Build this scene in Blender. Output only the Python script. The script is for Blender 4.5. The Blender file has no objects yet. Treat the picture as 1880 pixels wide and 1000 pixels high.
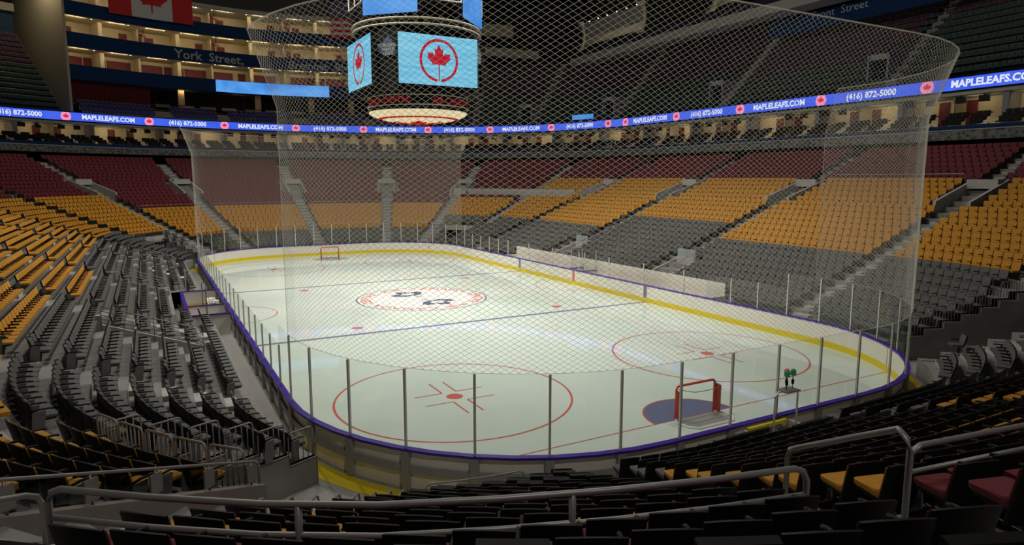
import bpy, math, random, mathutils
from mathutils import Vector, Matrix
from mathutils.bvhtree import BVHTree
random.seed(7)
PI = math.pi
COL = bpy.context.scene.collection
R = math.radians
def lerp(a, b, t): return a + (b - a) * t

# ------------------------------------------------------------------ camera
scn = bpy.context.scene
CAM = Vector((-16.7495518, -43.9009192, 8.42561197))
YAW, PITCH, FPX = 0.501343827, -0.140572406, 1217.29436
cd = bpy.data.cameras.new('camera'); cam = bpy.data.objects.new('camera', cd); COL.objects.link(cam)
cd.sensor_fit = 'HORIZONTAL'; cd.sensor_width = 36.0; cd.lens = FPX / 1880.0 * 36.0
cd.clip_start = 0.1; cd.clip_end = 400
cam.location = CAM; cam.rotation_euler = (PI / 2 + PITCH, 0.0, -YAW)
scn.camera = cam
_w = Vector((math.sin(YAW) * math.cos(PITCH), math.cos(YAW) * math.cos(PITCH), math.sin(PITCH)))
_r = Vector((math.cos(YAW), -math.sin(YAW), 0)); _u = _r.cross(_w)
def proj(p):
    d = Vector(p) - CAM; D = d.dot(_w)
    if D <= 0.05: return None
    return 940 + FPX * d.dot(_r) / D, 500 - FPX * d.dot(_u) / D, D

# ------------------------------------------------------------------ materials
MATS = {}
def srgb(r, g, b):
    f = lambda c: (c / 255 / 12.92) if c / 255 <= 0.04045 else ((c / 255 + 0.055) / 1.055) ** 2.4
    return (f(r), f(g), f(b), 1.0)
def mat(name, col, rough=0.6, metal=0.0, noise=0.0, scale=3.0, spec=0.5, emit=None, estr=1.0, bump=0.0):
    if name in MATS: return MATS[name]
    m = bpy.data.materials.new(name); m.use_nodes = True
    nt = m.node_tree; b = nt.nodes['Principled BSDF']
    if len(col) == 3: col = (*col, 1.0)
    b.inputs['Base Color'].default_value = col
    b.inputs['Roughness'].default_value = rough
    b.inputs['Metallic'].default_value = metal
    b.inputs['Specular IOR Level'].default_value = spec
    if noise > 0 or bump > 0:
        tc = nt.nodes.new('ShaderNodeTexCoord'); n = nt.nodes.new('ShaderNodeTexNoise')
        n.inputs['Scale'].default_value = scale; n.inputs['Detail'].default_value = 4
        nt.links.new(tc.outputs['Object'], n.inputs['Vector'])
        if noise > 0:
            mx = nt.nodes.new('ShaderNodeMixRGB'); mx.blend_type = 'MULTIPLY'; mx.inputs[0].default_value = 1.0
            mx.inputs[1].default_value = col
            rp = nt.nodes.new('ShaderNodeValToRGB')
            rp.color_ramp.elements[0].position = 0.3; rp.color_ramp.elements[1].position = 0.7
            rp.color_ramp.elements[0].color = (1 - noise, 1 - noise, 1 - noise, 1)
            rp.color_ramp.elements[1].color = (1 + noise * 0.3, 1 + noise * 0.3, 1 + noise * 0.3, 1)
            nt.links.new(n.outputs['Fac'], rp.inputs[0]); nt.links.new(rp.outputs[0], mx.inputs[2])
            nt.links.new(mx.outputs[0], b.inputs['Base Color'])
        if bump > 0:
            bp = nt.nodes.new('ShaderNodeBump'); bp.inputs['Strength'].default_value = bump
            nt.links.new(n.outputs['Fac'], bp.inputs['Height']); nt.links.new(bp.outputs[0], b.inputs['Normal'])
    if emit is not None:
        b.inputs['Emission Color'].default_value = emit
        b.inputs['Emission Strength'].default_value = estr
    MATS[name] = m
    return m
def emis(name, rgb, s=1.0):
    if name in MATS: return MATS[name]
    m = bpy.data.materials.new(name); m.use_nodes = True
    nt = m.node_tree; nt.nodes.clear()
    o = nt.nodes.new('ShaderNodeOutputMaterial'); e = nt.nodes.new('ShaderNodeEmission')
    e.inputs[0].default_value = rgb; e.inputs[1].default_value = s
    nt.links.new(e.outputs[0], o.inputs[0]); MATS[name] = m
    return m
def glass_mat(name, tint, gloss=0.05):
    m = bpy.data.materials.new(name); m.use_nodes = True
    nt = m.node_tree; nt.nodes.clear()
    o = nt.nodes.new('ShaderNodeOutputMaterial'); t = nt.nodes.new('ShaderNodeBsdfTransparent')
    g = nt.nodes.new('ShaderNodeBsdfGlossy'); mx = nt.nodes.new('ShaderNodeMixShader')
    t.inputs[0].default_value = tint; g.inputs['Roughness'].default_value = 0.02
    mx.inputs[0].default_value = gloss
    nt.links.new(t.outputs[0], mx.inputs[1]); nt.links.new(g.outputs[0], mx.inputs[2])
    nt.links.new(mx.outputs[0], o.inputs[0]); MATS[name] = m
    return m
def noise_emis(name, c1, c2, s, scale, stretch=(1, 1, 1)):
    m = emis(name, c1, s); nt = m.node_tree
    e = [n for n in nt.nodes if n.type == 'EMISSION'][0]
    tc = nt.nodes.new('ShaderNodeTexCoord'); mp = nt.nodes.new('ShaderNodeMapping'); n = nt.nodes.new('ShaderNodeTexNoise')
    mp.inputs['Scale'].default_value = stretch; n.inputs['Scale'].default_value = scale
    rp = nt.nodes.new('ShaderNodeValToRGB'); rp.color_ramp.elements[0].color = c1; rp.color_ramp.elements[1].color = c2
    rp.color_ramp.elements[0].position = 0.35; rp.color_ramp.elements[1].position = 0.65
    nt.links.new(tc.outputs['Object'], mp.inputs[0]); nt.links.new(mp.outputs[0], n.inputs['Vector'])
    nt.links.new(n.outputs['Fac'], rp.inputs[0]); nt.links.new(rp.outputs[0], e.inputs[0])
    return m

M_CONC = mat('concrete', (0.30, 0.29, 0.275), 0.85, noise=0.18, scale=1.2)
M_CONCL = mat('pale_concrete', (0.50, 0.49, 0.46), 0.85, noise=0.12, scale=1.5)
M_FLOOR = mat('concourse_concrete', (0.42, 0.41, 0.38), 0.7, noise=0.12, scale=0.8)
M_BLACK = mat('black_plastic', (0.0095, 0.0095, 0.0085), 0.55, spec=0.22)
M_GRAY = mat('charcoal_fabric', (0.125, 0.125, 0.117), 0.75, noise=0.12, scale=9)
M_YEL = mat('yellow_fabric', (0.60, 0.275, 0.018), 0.75, noise=0.10, scale=9)
M_RED = mat('red_fabric', (0.155, 0.014, 0.022), 0.75, noise=0.10, scale=9)
M_GREEN = mat('green_plastic', (0.022, 0.070, 0.042), 0.6)
M_PURP = mat('plum_plastic', (0.075, 0.022, 0.052), 0.6)
M_VIOL = mat('violet_plastic', (0.055, 0.045, 0.20), 0.6)
M_PED = mat('grey_side_plate', (0.17, 0.17, 0.165), 0.5)
M_STEEL = mat('painted_steel_tube', (0.30, 0.29, 0.28), 0.42, metal=0.3)
M_STEELD = mat('dark_steel', (0.16, 0.155, 0.15), 0.45, metal=0.3)
M_WHITE = mat('white_board', (0.86, 0.81, 0.72), 0.35)
M_KICK = mat('yellow_kickplate', (0.82, 0.62, 0.005), 0.4)
M_CAP = mat('violet_cap_rail', (0.055, 0.012, 0.36), 0.35)
M_RIB = mat('grey_board_frame', (0.36, 0.355, 0.36), 0.6)
M_POST = mat('aluminium_post', (0.72, 0.71, 0.68), 0.4, metal=0.2)
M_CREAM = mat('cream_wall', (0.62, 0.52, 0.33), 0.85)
M_BEIGE = mat('beige_wall', (0.42, 0.38, 0.28), 0.85)
M_MAROON = mat('maroon_door', (0.14, 0.012, 0.010), 0.6)
M_NAVY = mat('navy_fascia', (0.002, 0.030, 0.105), 0.7, spec=0.2)
M_BLUE = mat('blue_door', (0.006, 0.055, 0.20), 0.5)
M_DARK = mat('matt_black', (0.006, 0.006, 0.006), 0.8, spec=0.15)
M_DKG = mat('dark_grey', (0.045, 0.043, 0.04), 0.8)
M_PART = mat('grey_partition', (0.22, 0.22, 0.23), 0.7)
M_LEDGE = mat('pale_ledge', (0.40, 0.39, 0.34), 0.7)
M_GOLD = mat('tan_column', (0.50, 0.33, 0.15), 0.7)
M_SIGN = mat('sign_lettering', (0.46, 0.45, 0.43), 0.5)
M_WHT = mat('clean_white', (0.85, 0.83, 0.78), 0.5)
M_FRED = mat('flag_red', (0.55, 0.02, 0.02), 0.8)
M_FWHT = mat('flag_white', (0.60, 0.58, 0.56), 0.8)
M_FBLU = mat('flag_blue', (0.05, 0.06, 0.14), 0.8)
M_GOALRED = mat('goal_red', (0.75, 0.09, 0.02), 0.4)
def net_mat():
    m = bpy.data.materials.new('net_cord'); m.use_nodes = True; nt = m.node_tree; nt.nodes.clear()
    o = nt.nodes.new('ShaderNodeOutputMaterial'); d = nt.nodes.new('ShaderNodeBsdfDiffuse'); t = nt.nodes.new('ShaderNodeBsdfTranslucent')
    tr = nt.nodes.new('ShaderNodeBsdfTransparent'); m1 = nt.nodes.new('ShaderNodeMixShader'); m2 = nt.nodes.new('ShaderNodeMixShader')
    for n in (d, t): n.inputs['Color'].default_value = (0.80, 0.79, 0.72, 1)
    m1.inputs[0].default_value = 0.5; m2.inputs[0].default_value = 0.46
    nt.links.new(d.outputs[0], m1.inputs[1]); nt.links.new(t.outputs[0], m1.inputs[2])
    nt.links.new(tr.outputs[0], m2.inputs[1]); nt.links.new(m1.outputs[0], m2.inputs[2]); nt.links.new(m2.outputs[0], o.inputs[0])
    MATS['net_cord'] = m; return m
M_NET = net_mat()
M_GLASS = glass_mat('acrylic_glass', (0.93, 0.945, 0.935, 1), 0.035)
M_GLASSD = glass_mat('dark_glass', (0.75, 0.77, 0.75, 1), 0.05)
M_LED = noise_emis('led_blue', srgb(58, 92, 232), srgb(72, 104, 240), 1.0, 0.4)
M_LEDW = emis('led_white', srgb(225, 230, 240))
M_LEDP = emis('led_pink', srgb(245, 150, 185))
M_LEDR = emis('led_red', srgb(205, 40, 80))
M_SCR = noise_emis('screen_pale_blue', srgb(104, 186, 222), srgb(132, 206, 232), 1.0, 1.2, (0.3, 0.3, 6))
M_SCRB = noise_emis('screen_blue', srgb(58, 132, 220), srgb(98, 166, 240), 1.0, 0.35, (1, 1, 1.4))
M_SCRR = emis('screen_red', srgb(180, 24, 44))
M_DOME = emis('lit_dome_cream', srgb(226, 212, 168))
M_DOMR = emis('lit_dome_red', srgb(170, 14, 10))
M_REDT = emis('sign_red', srgb(105, 16, 22))
M_DOWN = emis('downlight_glow', (1.0, 0.93, 0.75, 1), 3.0)
M_RING = mat('cream_tube', (0.42, 0.37, 0.26), 0.5)
M_CREST = mat('crest_blue', (0.05, 0.075, 0.14), 0.5)
M_GLAMP = mat('green_lamp', (0.01, 0.13, 0.045), 0.3, emit=(0.005, 0.08, 0.03, 1), estr=0.6)
M_RLAMP = mat('red_lamp', (0.40, 0.03, 0.03), 0.3, emit=(0.3, 0.02, 0.02, 1), estr=0.6)
def mural_mat():
    m = mat('crowd_mural', (0.2, 0.2, 0.19), 0.7); nt = m.node_tree; b = nt.nodes['Principled BSDF']
    tc = nt.nodes.new('ShaderNodeTexCoord'); v = nt.nodes.new('ShaderNodeTexVoronoi'); v.inputs['Scale'].default_value = 3.2
    n = nt.nodes.new('ShaderNodeTexNoise'); n.inputs['Scale'].default_value = 3.5; n.inputs['Detail'].default_value = 6
    rp = nt.nodes.new('ShaderNodeValToRGB')
    rp.color_ramp.elements[0].color = (0.035, 0.038, 0.035, 1); rp.color_ramp.elements[1].color = (0.17, 0.175, 0.16, 1)
    rp.color_ramp.elements[0].position = 0.25; rp.color_ramp.elements[1].position = 0.8
    ad = nt.nodes.new('ShaderNodeMath'); ad.operation = 'MULTIPLY'
    ad2 = nt.nodes.new('ShaderNodeMath'); ad2.operation = 'MULTIPLY'; ad2.inputs[1].default_value = 2.4
    nt.links.new(tc.outputs['Object'], v.inputs['Vector']); nt.links.new(tc.outputs['Object'], n.inputs['Vector'])
    nt.links.new(v.outputs['Distance'], ad.inputs[0]); nt.links.new(n.outputs['Fac'], ad.inputs[1])
    nt.links.new(ad.outputs[0], ad2.inputs[0]); nt.links.new(ad2.outputs[0], rp.inputs[0])
    nt.links.new(rp.outputs[0], b.inputs['Base Color'])
    return m
M_MURAL = mural_mat()
def ice_mat(name, col):
    m = mat(name, col, 0.035, noise=0.05, scale=0.25, spec=0.5)
    b = m.node_tree.nodes['Principled BSDF']; b.inputs['IOR'].default_value = 1.31
    return m
M_ICE = ice_mat('ice', (0.66, 0.745, 0.675))
M_IRED = ice_mat('ice_red_paint', (0.62, 0.16, 0.13))
M_IBLU = ice_mat('ice_blue_paint', (0.19, 0.21, 0.33))
M_ICRS = ice_mat('ice_crease_paint', (0.17, 0.185, 0.30))
M_IWHT = ice_mat('ice_white_paint', (0.80, 0.80, 0.76))
M_INAV = ice_mat('ice_navy_paint', (0.10, 0.12, 0.19))
M_ICEN = ice_mat('ice_centre_line', (0.76, 0.56, 0.46))

# ------------------------------------------------------------------ mesh builder
class MB:
    def __init__(s): s.v = []; s.f = []; s.m = []
    def add(s, vs, fs, mi=0):
        b = len(s.v); s.v += [tuple(v) for v in vs]
        for k, f in enumerate(fs):
            s.f.append(tuple(b + i for i in f)); s.m.append(mi[k] if isinstance(mi, (list, tuple)) else mi)
        return s
    def box(s, lo, hi, mi=0, M=None):
        x0, y0, z0 = lo; x1, y1, z1 = hi
        vs = [(x0,y0,z0),(x1,y0,z0),(x1,y1,z0),(x0,y1,z0),(x0,y0,z1),(x1,y0,z1),(x1,y1,z1),(x0,y1,z1)]
        if M is not None: vs = [M @ Vector(v) for v in vs]
        return s.add(vs, [(0,3,2,1),(4,5,6,7),(0,1,5,4),(1,2,6,5),(2,3,7,6),(3,0,4,7)], mi)
    def tube(s, pts, r, n=6, mi=0, closed=False):
        pts = [Vector(p) for p in pts]; N = len(pts); rings = []
        for i, p in enumerate(pts):
            if closed: t = pts[(i+1) % N] - pts[i-1]
            else: t = pts[min(i+1, N-1)] - pts[max(i-1, 0)]
            t.normalize()
            a = Vector((0,0,1)) if abs(t.z) < 0.9 else Vector((1,0,0))
            e1 = t.cross(a).normalized(); e2 = t.cross(e1).normalized()
            rings.append([p + e1 * (r * math.cos(2*PI*k/n)) + e2 * (r * math.sin(2*PI*k/n)) for k in range(n)])
        vs = [v for g in rings for v in g]; fs = []
        for i in range(N if closed else N-1):
            j = (i+1) % N
            for k in range(n):
                l = (k+1) % n
                fs.append((i*n+k, i*n+l, j*n+l, j*n+k))
        if not closed:
            fs.append(tuple(range(n))[::-1]); fs.append(tuple((N-1)*n + k for k in range(n)))
        return s.add(vs, fs, mi)
    def prism(s, poly, z0, z1, mi=0):
        n = len(poly)
        vs = [(p[0], p[1], z0) for p in poly] + [(p[0], p[1], z1) for p in poly]
        fs = [tuple(range(n))[::-1], tuple(range(n, 2*n))] + [(i, (i+1) % n, n + (i+1) % n, n + i) for i in range(n)]
        return s.add(vs, fs, mi)
    def sweep(s, path, prof, mi=0, closed=False):
        """path: list of (point2d, normal2d); prof: list of (d, z) loop -> swept solid"""
        n = len(prof); N = len(path)
        vs = [(p[0] + nn[0]*d, p[1] + nn[1]*d, z) for p, nn in path for d, z in prof]
        fs = []
        for i in range(N if closed else N-1):
            j = (i+1) % N
            for k in range(n):
                l = (k+1) % n
                fs.append((i*n+k, i*n+l, j*n+l, j*n+k))
        if not closed:
            fs.append(tuple(range(n))[::-1]); fs.append(tuple((N-1)*n+k for k in range(n)))
        return s.add(vs, fs, mi)
    def lathe(s, prof, n=24, mi=0, c=(0,0,0)):
        vs = [(c[0] + r*math.cos(2*PI*k/n), c[1] + r*math.sin(2*PI*k/n), c[2] + z) for r, z in prof for k in range(n)]
        fs = []
        for i in range(len(prof)-1):
            for k in range(n):
                l = (k+1) % n
                fs.append((i*n+k, i*n+l, (i+1)*n+l, (i+1)*n+k))
        fs.append(tuple(range(n))[::-1]); fs.append(tuple((len(prof)-1)*n+k for k in range(n)))
        return s.add(vs, fs, mi)
    def mesh(s, name, mats):
        me = bpy.data.meshes.new(name); me.from_pydata(s.v, [], s.f)
        for m in (mats if isinstance(mats, (list, tuple)) else [mats]): me.materials.append(m)
        if any(s.m): me.polygons.foreach_set('material_index', s.m)
        me.update(); return me
    def build(s, name, mats, parent=None, smooth=False):
        o = bpy.data.objects.new(name, s.mesh(name, mats)); COL.objects.link(o)
        if parent is not None: o.parent = parent
        if smooth: o.data.polygons.foreach_set('use_smooth', [True] * len(o.data.polygons))
        return o
def tag(o, label=None, cat=None, group=None, kind=None):
    if label: o['label'] = label
    if cat: o['category'] = cat
    if group: o['group'] = group
    if kind: o['kind'] = kind
    return o
def thing(name, label, cat, loc=(0,0,0), rz=0.0, group=None):
    o = bpy.data.objects.new(name, None); COL.objects.link(o)
    o.location = loc; o.rotation_euler = (0, 0, rz); o.empty_display_size = 0.2
    return tag(o, label, cat, group)
def struct(mb, name, mats, label=None, smooth=False):
    return tag(mb.build(name, mats, None, smooth), label, None, None, 'structure')
def copy_tree(o, parent=None):
    c = o.copy(); COL.objects.link(c)
    if parent is not None: c.parent = parent
    for ch in o.children: copy_tree(ch, c)
    return c
def text2d(body, size=1.0, bold=0.0, align='CENTER'):
    cu = bpy.data.curves.new('t', 'FONT'); cu.body = body; cu.size = size; cu.align_x = align; cu.align_y = 'CENTER'
    cu.offset = bold; cu.resolution_u = 2; cu.fill_mode = 'FRONT'
    ob = bpy.data.objects.new('t', cu); COL.objects.link(ob)
    bpy.context.view_layer.update()
    dg = bpy.context.evaluated_depsgraph_get(); me = ob.evaluated_get(dg).to_mesh()
    vs = [tuple(v.co) for v in me.vertices]; fs = [tuple(p.vertices) for p in me.polygons]
    ob.evaluated_get(dg).to_mesh_clear()
    bpy.data.objects.remove(ob); bpy.data.curves.remove(cu)
    return vs, fs
ORD = lambda n: f"{n}{'th' if 10 <= n % 100 <= 20 else {1:'st',2:'nd',3:'rd'}.get(n % 10, 'th')}"
LEAF = [(0,1.0),(0.13,0.73),(0.20,0.66),(0.34,0.72),(0.28,0.36),(0.33,0.28),(0.52,0.48),(0.58,0.37),(0.86,0.42),(0.77,0.17),
        (0.90,0.10),(0.50,-0.25),(0.52,-0.38),(0.11,-0.33),(0.05,-0.34)]
def leaf_poly(stem=-0.78):
    right = LEAF + [(0.035, stem)]
    return right + [(-x, y) for x, y in right[::-1] if x > 0]
def ring_poly2(r0, r1, a0=0.0, a1=2*PI, n=48):
    vs = []; fs = []
    for i in range(n+1):
        a = lerp(a0, a1, i/n); vs += [(r0*math.cos(a), r0*math.sin(a)), (r1*math.cos(a), r1*math.sin(a))]
    for i in range(n): fs.append((2*i, 2*i+1, 2*i+3, 2*i+2))
    return vs, fs

# ------------------------------------------------------------------ rink geometry
CX, CY, R0 = 12.954 - 8.53, 30.48 - 8.53, 8.53
def loop_pieces():
    return [('S',1,0,CY),('C',(1,1),0,90),('E',1,CX,-CX),('C',(-1,1),90,0),('S',-1,CY,-CY),('C',(-1,-1),0,90),('E',-1,-CX,CX),('C',(1,-1),90,0),('S',1,-CY,0)]
def near_shift(d, t, pen=True):
    """the rows of the near end bend in plan: further back beside the tunnel, closer behind the goal"""
    if d < 0.5: return d
    A = max(0.0, min(1.0, (70 - t) / 21)) if pen and t > 44.0 else 0.0
    B = max(0.0, min(1.0, (t - 56) / 20))
    return d + A * max(0.0, 11.05 - d) * 0.16 - B * max(0.0, min(d, 14) - 3) * 0.10
def pt(kind, sg, t, ds, de):
    """plan point and outward normal at offsets ds (side) / de (end)"""
    if kind == 'S': return Vector((sg * (12.954 + ds), t)), Vector((sg, 0))
    if kind == 'E': return Vector((t, sg * (30.48 + (near_shift(de, 90) if sg < 0 else de)))), Vector((0, sg))
    a = R(t); d = lerp(ds, de, t / 90.0)
    if sg[1] < 0: d = near_shift(d, t, sg[0] < 0)
    n = Vector((sg[0]*math.cos(a), sg[1]*math.sin(a)))
    return Vector((sg[0]*CX, sg[1]*CY)) + n * (R0 + d), n
def loop_path(ds, de, step=0.6, astep=5.0):
    out = []
    for kind, sg, a, b in loop_pieces():
        n = max(1, int(abs(b-a) / (astep if kind == 'C' else step)))
        for i in range(n): out.append((*pt(kind, sg, lerp(a, b, i/n), ds, de), (kind, sg, lerp(a, b, i/n))))
    return out
rink_loop = loop_path(0, 0, 2.2, 7.5)

# ice
def fan(path, z):
    m = MB(); n = len(path)
    m.add([(0,0,z)] + [(p[0], p[1], z) for p in path], [(0, 1+i, 1+(i+1) % n) for i in range(n)])
    return m
ice = struct(fan([p for p,_,_ in loop_path(-0.0, -0.0, 4, 5)], 0.0), 'floor_ice', M_ICE, 'glossy pale ice sheet inside the rink boards')
def mark(name, vs, fs, m, z=0.004):
    return MB().add([(v[0], v[1], z) for v in vs], fs).build(name, m, ice)
def rect(x0, y0, x1, y1): return [(x0,y0),(x1,y0),(x1,y1),(x0,y1)], [(0,1,2,3)]
ft = 0.3048
GLY = 30.48 - 11.4*ft; BLY = 30.48 - 71.16*ft
for sy in (-1, 1):
    hw = 12.954 - (0 if True else 0)
    dx = CX + math.sqrt(R0**2 - (GLY - CY)**2)
    mark('goal_line', *rect(-dx, sy*GLY-0.03, dx, sy*GLY+0.03), M_IRED)
    mark('blue_line', *rect(-12.954, sy*BLY-0.16, 12.954, sy*BLY+0.16), M_IBLU)
    for sx in (-1, 1):
        cx, cy = sx*22*ft, sy*(30.48 - 31.4*ft)
        v, f = ring_poly2(15*ft-0.045, 15*ft+0.045, n=64); mark('faceoff_circle', [(a+cx, b+cy) for a,b in v], f, M_IRED)
        v, f = ring_poly2(0.0, 0.33, n=20); mark('faceoff_spot', [(a+cx, b+cy) for a,b in v], f, M_IRED)
        L = []; F = []
        for qx in (-1, 1):
            for qy in (-1, 1):
                x0, y0 = cx + qx*0.30, cy + qy*0.56
                for (a, b, c, d) in ((x0, y0-0.035, x0+qx*1.15, y0+0.035), (x0-0.035, y0, x0+0.035, y0+qy*1.38)):
                    k = len(L); L += [(a,b),(c,b),(c,d),(a,d)]; F.append((k,k+1,k+2,k+3))
        mark('faceoff_tick_marks', L, F, M_IRED)
        cy = sy*(BLY - 5*ft)
        v, f = ring_poly2(0.0, 0.33, n=20); mark('neutral_zone_spot', [(a+cx, b+cy) for a,b in v], f, M_IRED)
    # crease
    n = 24; v = [(0, sy*GLY)]; rc = 1.83
    pts = [(rc*math.cos(PI*i/n), sy*GLY - sy*rc*math.sin(PI*i/n)) for i in range(n+1)]
    mark('goal_crease', [(0, sy*GLY)] + pts, [(0,i+1,i+2) for i in range(n)], M_ICRS, 0.005)
    vv, ff = ring_poly2(rc-0.03, rc+0.03, 0, PI, 24)
    mark('crease_line', [(a, sy*GLY - sy*b) for a,b in vv], ff, M_IRED, 0.006)
for x0, x1 in ((-12.954, -4.6), (4.6, 12.954)):
    L = []; F = []; n = int((x1-x0)/0.30)
    mark('centre_line', *rect(x0, -0.15, x1, 0.15), M_IWHT)
    for i in range(n):
        a = x0 + i*0.30; k = len(L); L += [(a,-0.13),(a+0.16,-0.13),(a+0.16,0.13),(a,0.13)]; F.append((k,k+1,k+2,k+3))
    mark('centre_line_checks', L, F, M_ICEN, 0.006)
v, f = ring_poly2(4.50, 4.62, n=72); mark('centre_circle', v, f, M_IBLU, 0.006)
v, f = ring_poly2(0, 4.5, n=72); mark('centre_disc', v, f, M_IWHT, 0.004)
for sx in (-1, 1):   # referee's and far semicircle at the boards
    v, f = ring_poly2(3.0, 3.07, PI/2, 3*PI/2, 32)
    mark('referee_crease', [(sx*(12.954 + a), b) for a, b in v], f, M_IRED)
def arc_text(body, r, size, a_start, step_scale=1.0):
    """letters clockwise with tops outward; returns verts, faces on z=0"""
    V = []; F = []; a = a_start
    for ch in body:
        if ch == ' ': a -= 0.42*size/r; continue
        vs, fs = text2d(ch, size, 0.012)
        w = max(v[0] for v in vs) - min(v[0] for v in vs)
        a -= (w/2 + 0.07*size)/r
        k = len(V); ca, sa = math.cos(a), math.sin(a)
        for x, y, _ in vs:
            px, py = sa*x + ca*(r + y), -ca*x + sa*(r + y)
            V.append((px, py))
        F += [tuple(k+i for i in f) for f in fs]
        a -= (w/2 + 0.07*size)/r
    return V, F
for a0 in (118, -62):
    V, F = arc_text('AIR CANADA CENTRE \u2022', 3.92, 1.0, R(a0))
    mark('centre_lettering', V, F, M_IRED, 0.008)
for k, (cx, cy, rz) in enumerate(((-0.35, 1.75, R(20)), (0.35, -1.75, R(200)))):
    P = leaf_poly(-1.0); c, s = math.cos(rz), math.sin(rz)
    T = lambda x, y, q=1.55: (cx + q*(c*x - s*y), cy + q*(s*x + c*y))
    mark('centre_leaf', [T(x, y) for x, y in P], [tuple(range(len(P)))], M_INAV, 0.008)
    mark('centre_leaf_inset', [T(x*0.46, y*0.46+0.05) for x, y in P[:-1]], [tuple(range(len(P)-1))], M_IWHT, 0.010)

# ------------------------------------------------------------------ boards and glass (one thing)
boards = thing('rink_boards', 'white rink boards with yellow kickplate, violet cap rail and glass around the ice', 'rink boards')
MB().sweep([(p,n) for p,n,_ in rink_loop], [(0.0,0.30),(0.035,0.30),(0.035,0.01),(0.06,0.01),(0.06,1.12),(0.0,1.12)], 0, True).build('dasher_panel', M_WHITE, boards)
MB().sweep([(p,n) for p,n,_ in rink_loop], [(-0.012,0.0),(0.03,0.0),(0.03,0.30),(-0.012,0.30)], 0, True).build('kick_plate', M_KICK, boards)
MB().sweep([(p,n) for p,n,_ in rink_loop], [(-0.03,1.12),(0.17,1.12),(0.17,1.19),(-0.03,1.19)], 0, True).build('cap_rail', M_CAP, boards)
MB().sweep([(p,n) for p,n,_ in rink_loop], [(0.06,0.50),(0.13,0.50),(0.13,0.72),(0.06,0.72)], 0, True).build('back_beam', M_RIB, boards)
for sy in (-1, 1):
    ed = [pt('C', (-1,sy), a, 0, 0) for a in range(4, 90, 4)] + [pt('E', sy, x, 0, 0) for x in (-CX, -2, 0, 2, CX)] + [pt('C', (1,sy), a, 0, 0) for a in range(88, 3, -4)]
    struct(MB().sweep(ed, [(0.19,0.004),(0.80,0.004),(0.80,0.012),(0.19,0.012)]), 'trim_floor_edge', M_KICK, 'yellow painted floor edge outside the boards')
for sx in (-1, 1):
    for y, m, w in ((-BLY, M_IBLU, 0.16), (BLY, M_IBLU, 0.16), (0, M_IRED, 0.15)):
        MB().box((sx*12.952-0.012 if sx > 0 else sx*12.952-0.004, y-w, 0.30), (sx*12.952+0.004 if sx > 0 else sx*12.952+0.012, y+w, 1.118)).build('line_stripe', m, boards)
for sy in (-1, 1):
    for sx in (-1, 1):
        x = dx*sx; p = Vector((x, sy*GLY)); n = Vector((x - sx*CX, sy*(GLY-CY))).normalized(); t = Vector((-n.y, n.x))
        q = [p + t*0.03 - n*0.012, p - t*0.03 - n*0.012, p - t*0.03 + n*0.01, p + t*0.03 + n*0.01]
        MB().prism([(v.x, v.y) for v in q], 0.31, 1.118).build('goal_line_stripe', M_IRED, boards)
fine = loop_path(0.07, 0.07, 0.25, 1.5)
acc = [0.0]
for i in range(len(fine)): acc.append(acc[-1] + (fine[(i+1) % len(fine)][0] - fine[i][0]).length)
TOT = acc[-1]; NP_ = round(TOT / 1.97)
def at_s(s):
    s %= TOT; lo, hi = 0, len(fine)
    while hi - lo > 1:
        mid = (lo + hi)//2
        if acc[mid] <= s: lo = mid
        else: hi = mid
    a = fine[lo]; b = fine[(lo+1) % len(fine)]; t = (s - acc[lo]) / max(1e-6, acc[lo+1]-acc[lo])
    return a[0].lerp(b[0], t), a[1].lerp(b[1], t).normalized()
s_near = None
for i, (p, n, k) in enumerate(fine):
    if k[0] == 'E' and k[1] == -1 and p.x > -0.22: s_near = acc[i]; break
def gtop(p): return 3.41 if (abs(p.y) > 20.2) else 2.66
def in_bench(p): return p.x > 12 and -14.5 < p.y < 12.4
stat = []
for i in range(NP_):
    s = s_near + i * TOT / NP_; p, n = at_s(s); stat.append((p, n, s))
for i, (p, n, s) in enumerate(stat):
    q, n2, s2 = stat[(i+1) % NP_]
    top = max(gtop(p), gtop(stat[i-1][0]*0.5 + p*0.5))
    M = Matrix.Translation((p.x, p.y, 0)) @ Matrix.Rotation(math.atan2(n.y, n.x), 4, 'Z')
    # board frame rib behind every panel
    MB().box((0.0,-0.12,0.02),(0.10,0.12,1.115), 0, M).build('frame_rib', M_RIB, boards)
    if in_bench(p) and i % 2: pass
    else: MB().box((-0.03,-0.032,1.19),(0.03,0.032,top), 0, M).build('glass_post', M_POST, boards)
    mid = (p+q)*0.5
    if in_bench(mid): continue
    pts = [at_s(lerp(s, s + TOT/NP_, k/2)) for k in range(3)]
    h = gtop(mid)
    MB().sweep(pts, [(-0.006,1.19),(0.006,1.19),(0.006,h),(-0.006,h)]).build('glass_pane', M_GLASS, boards)

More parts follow.
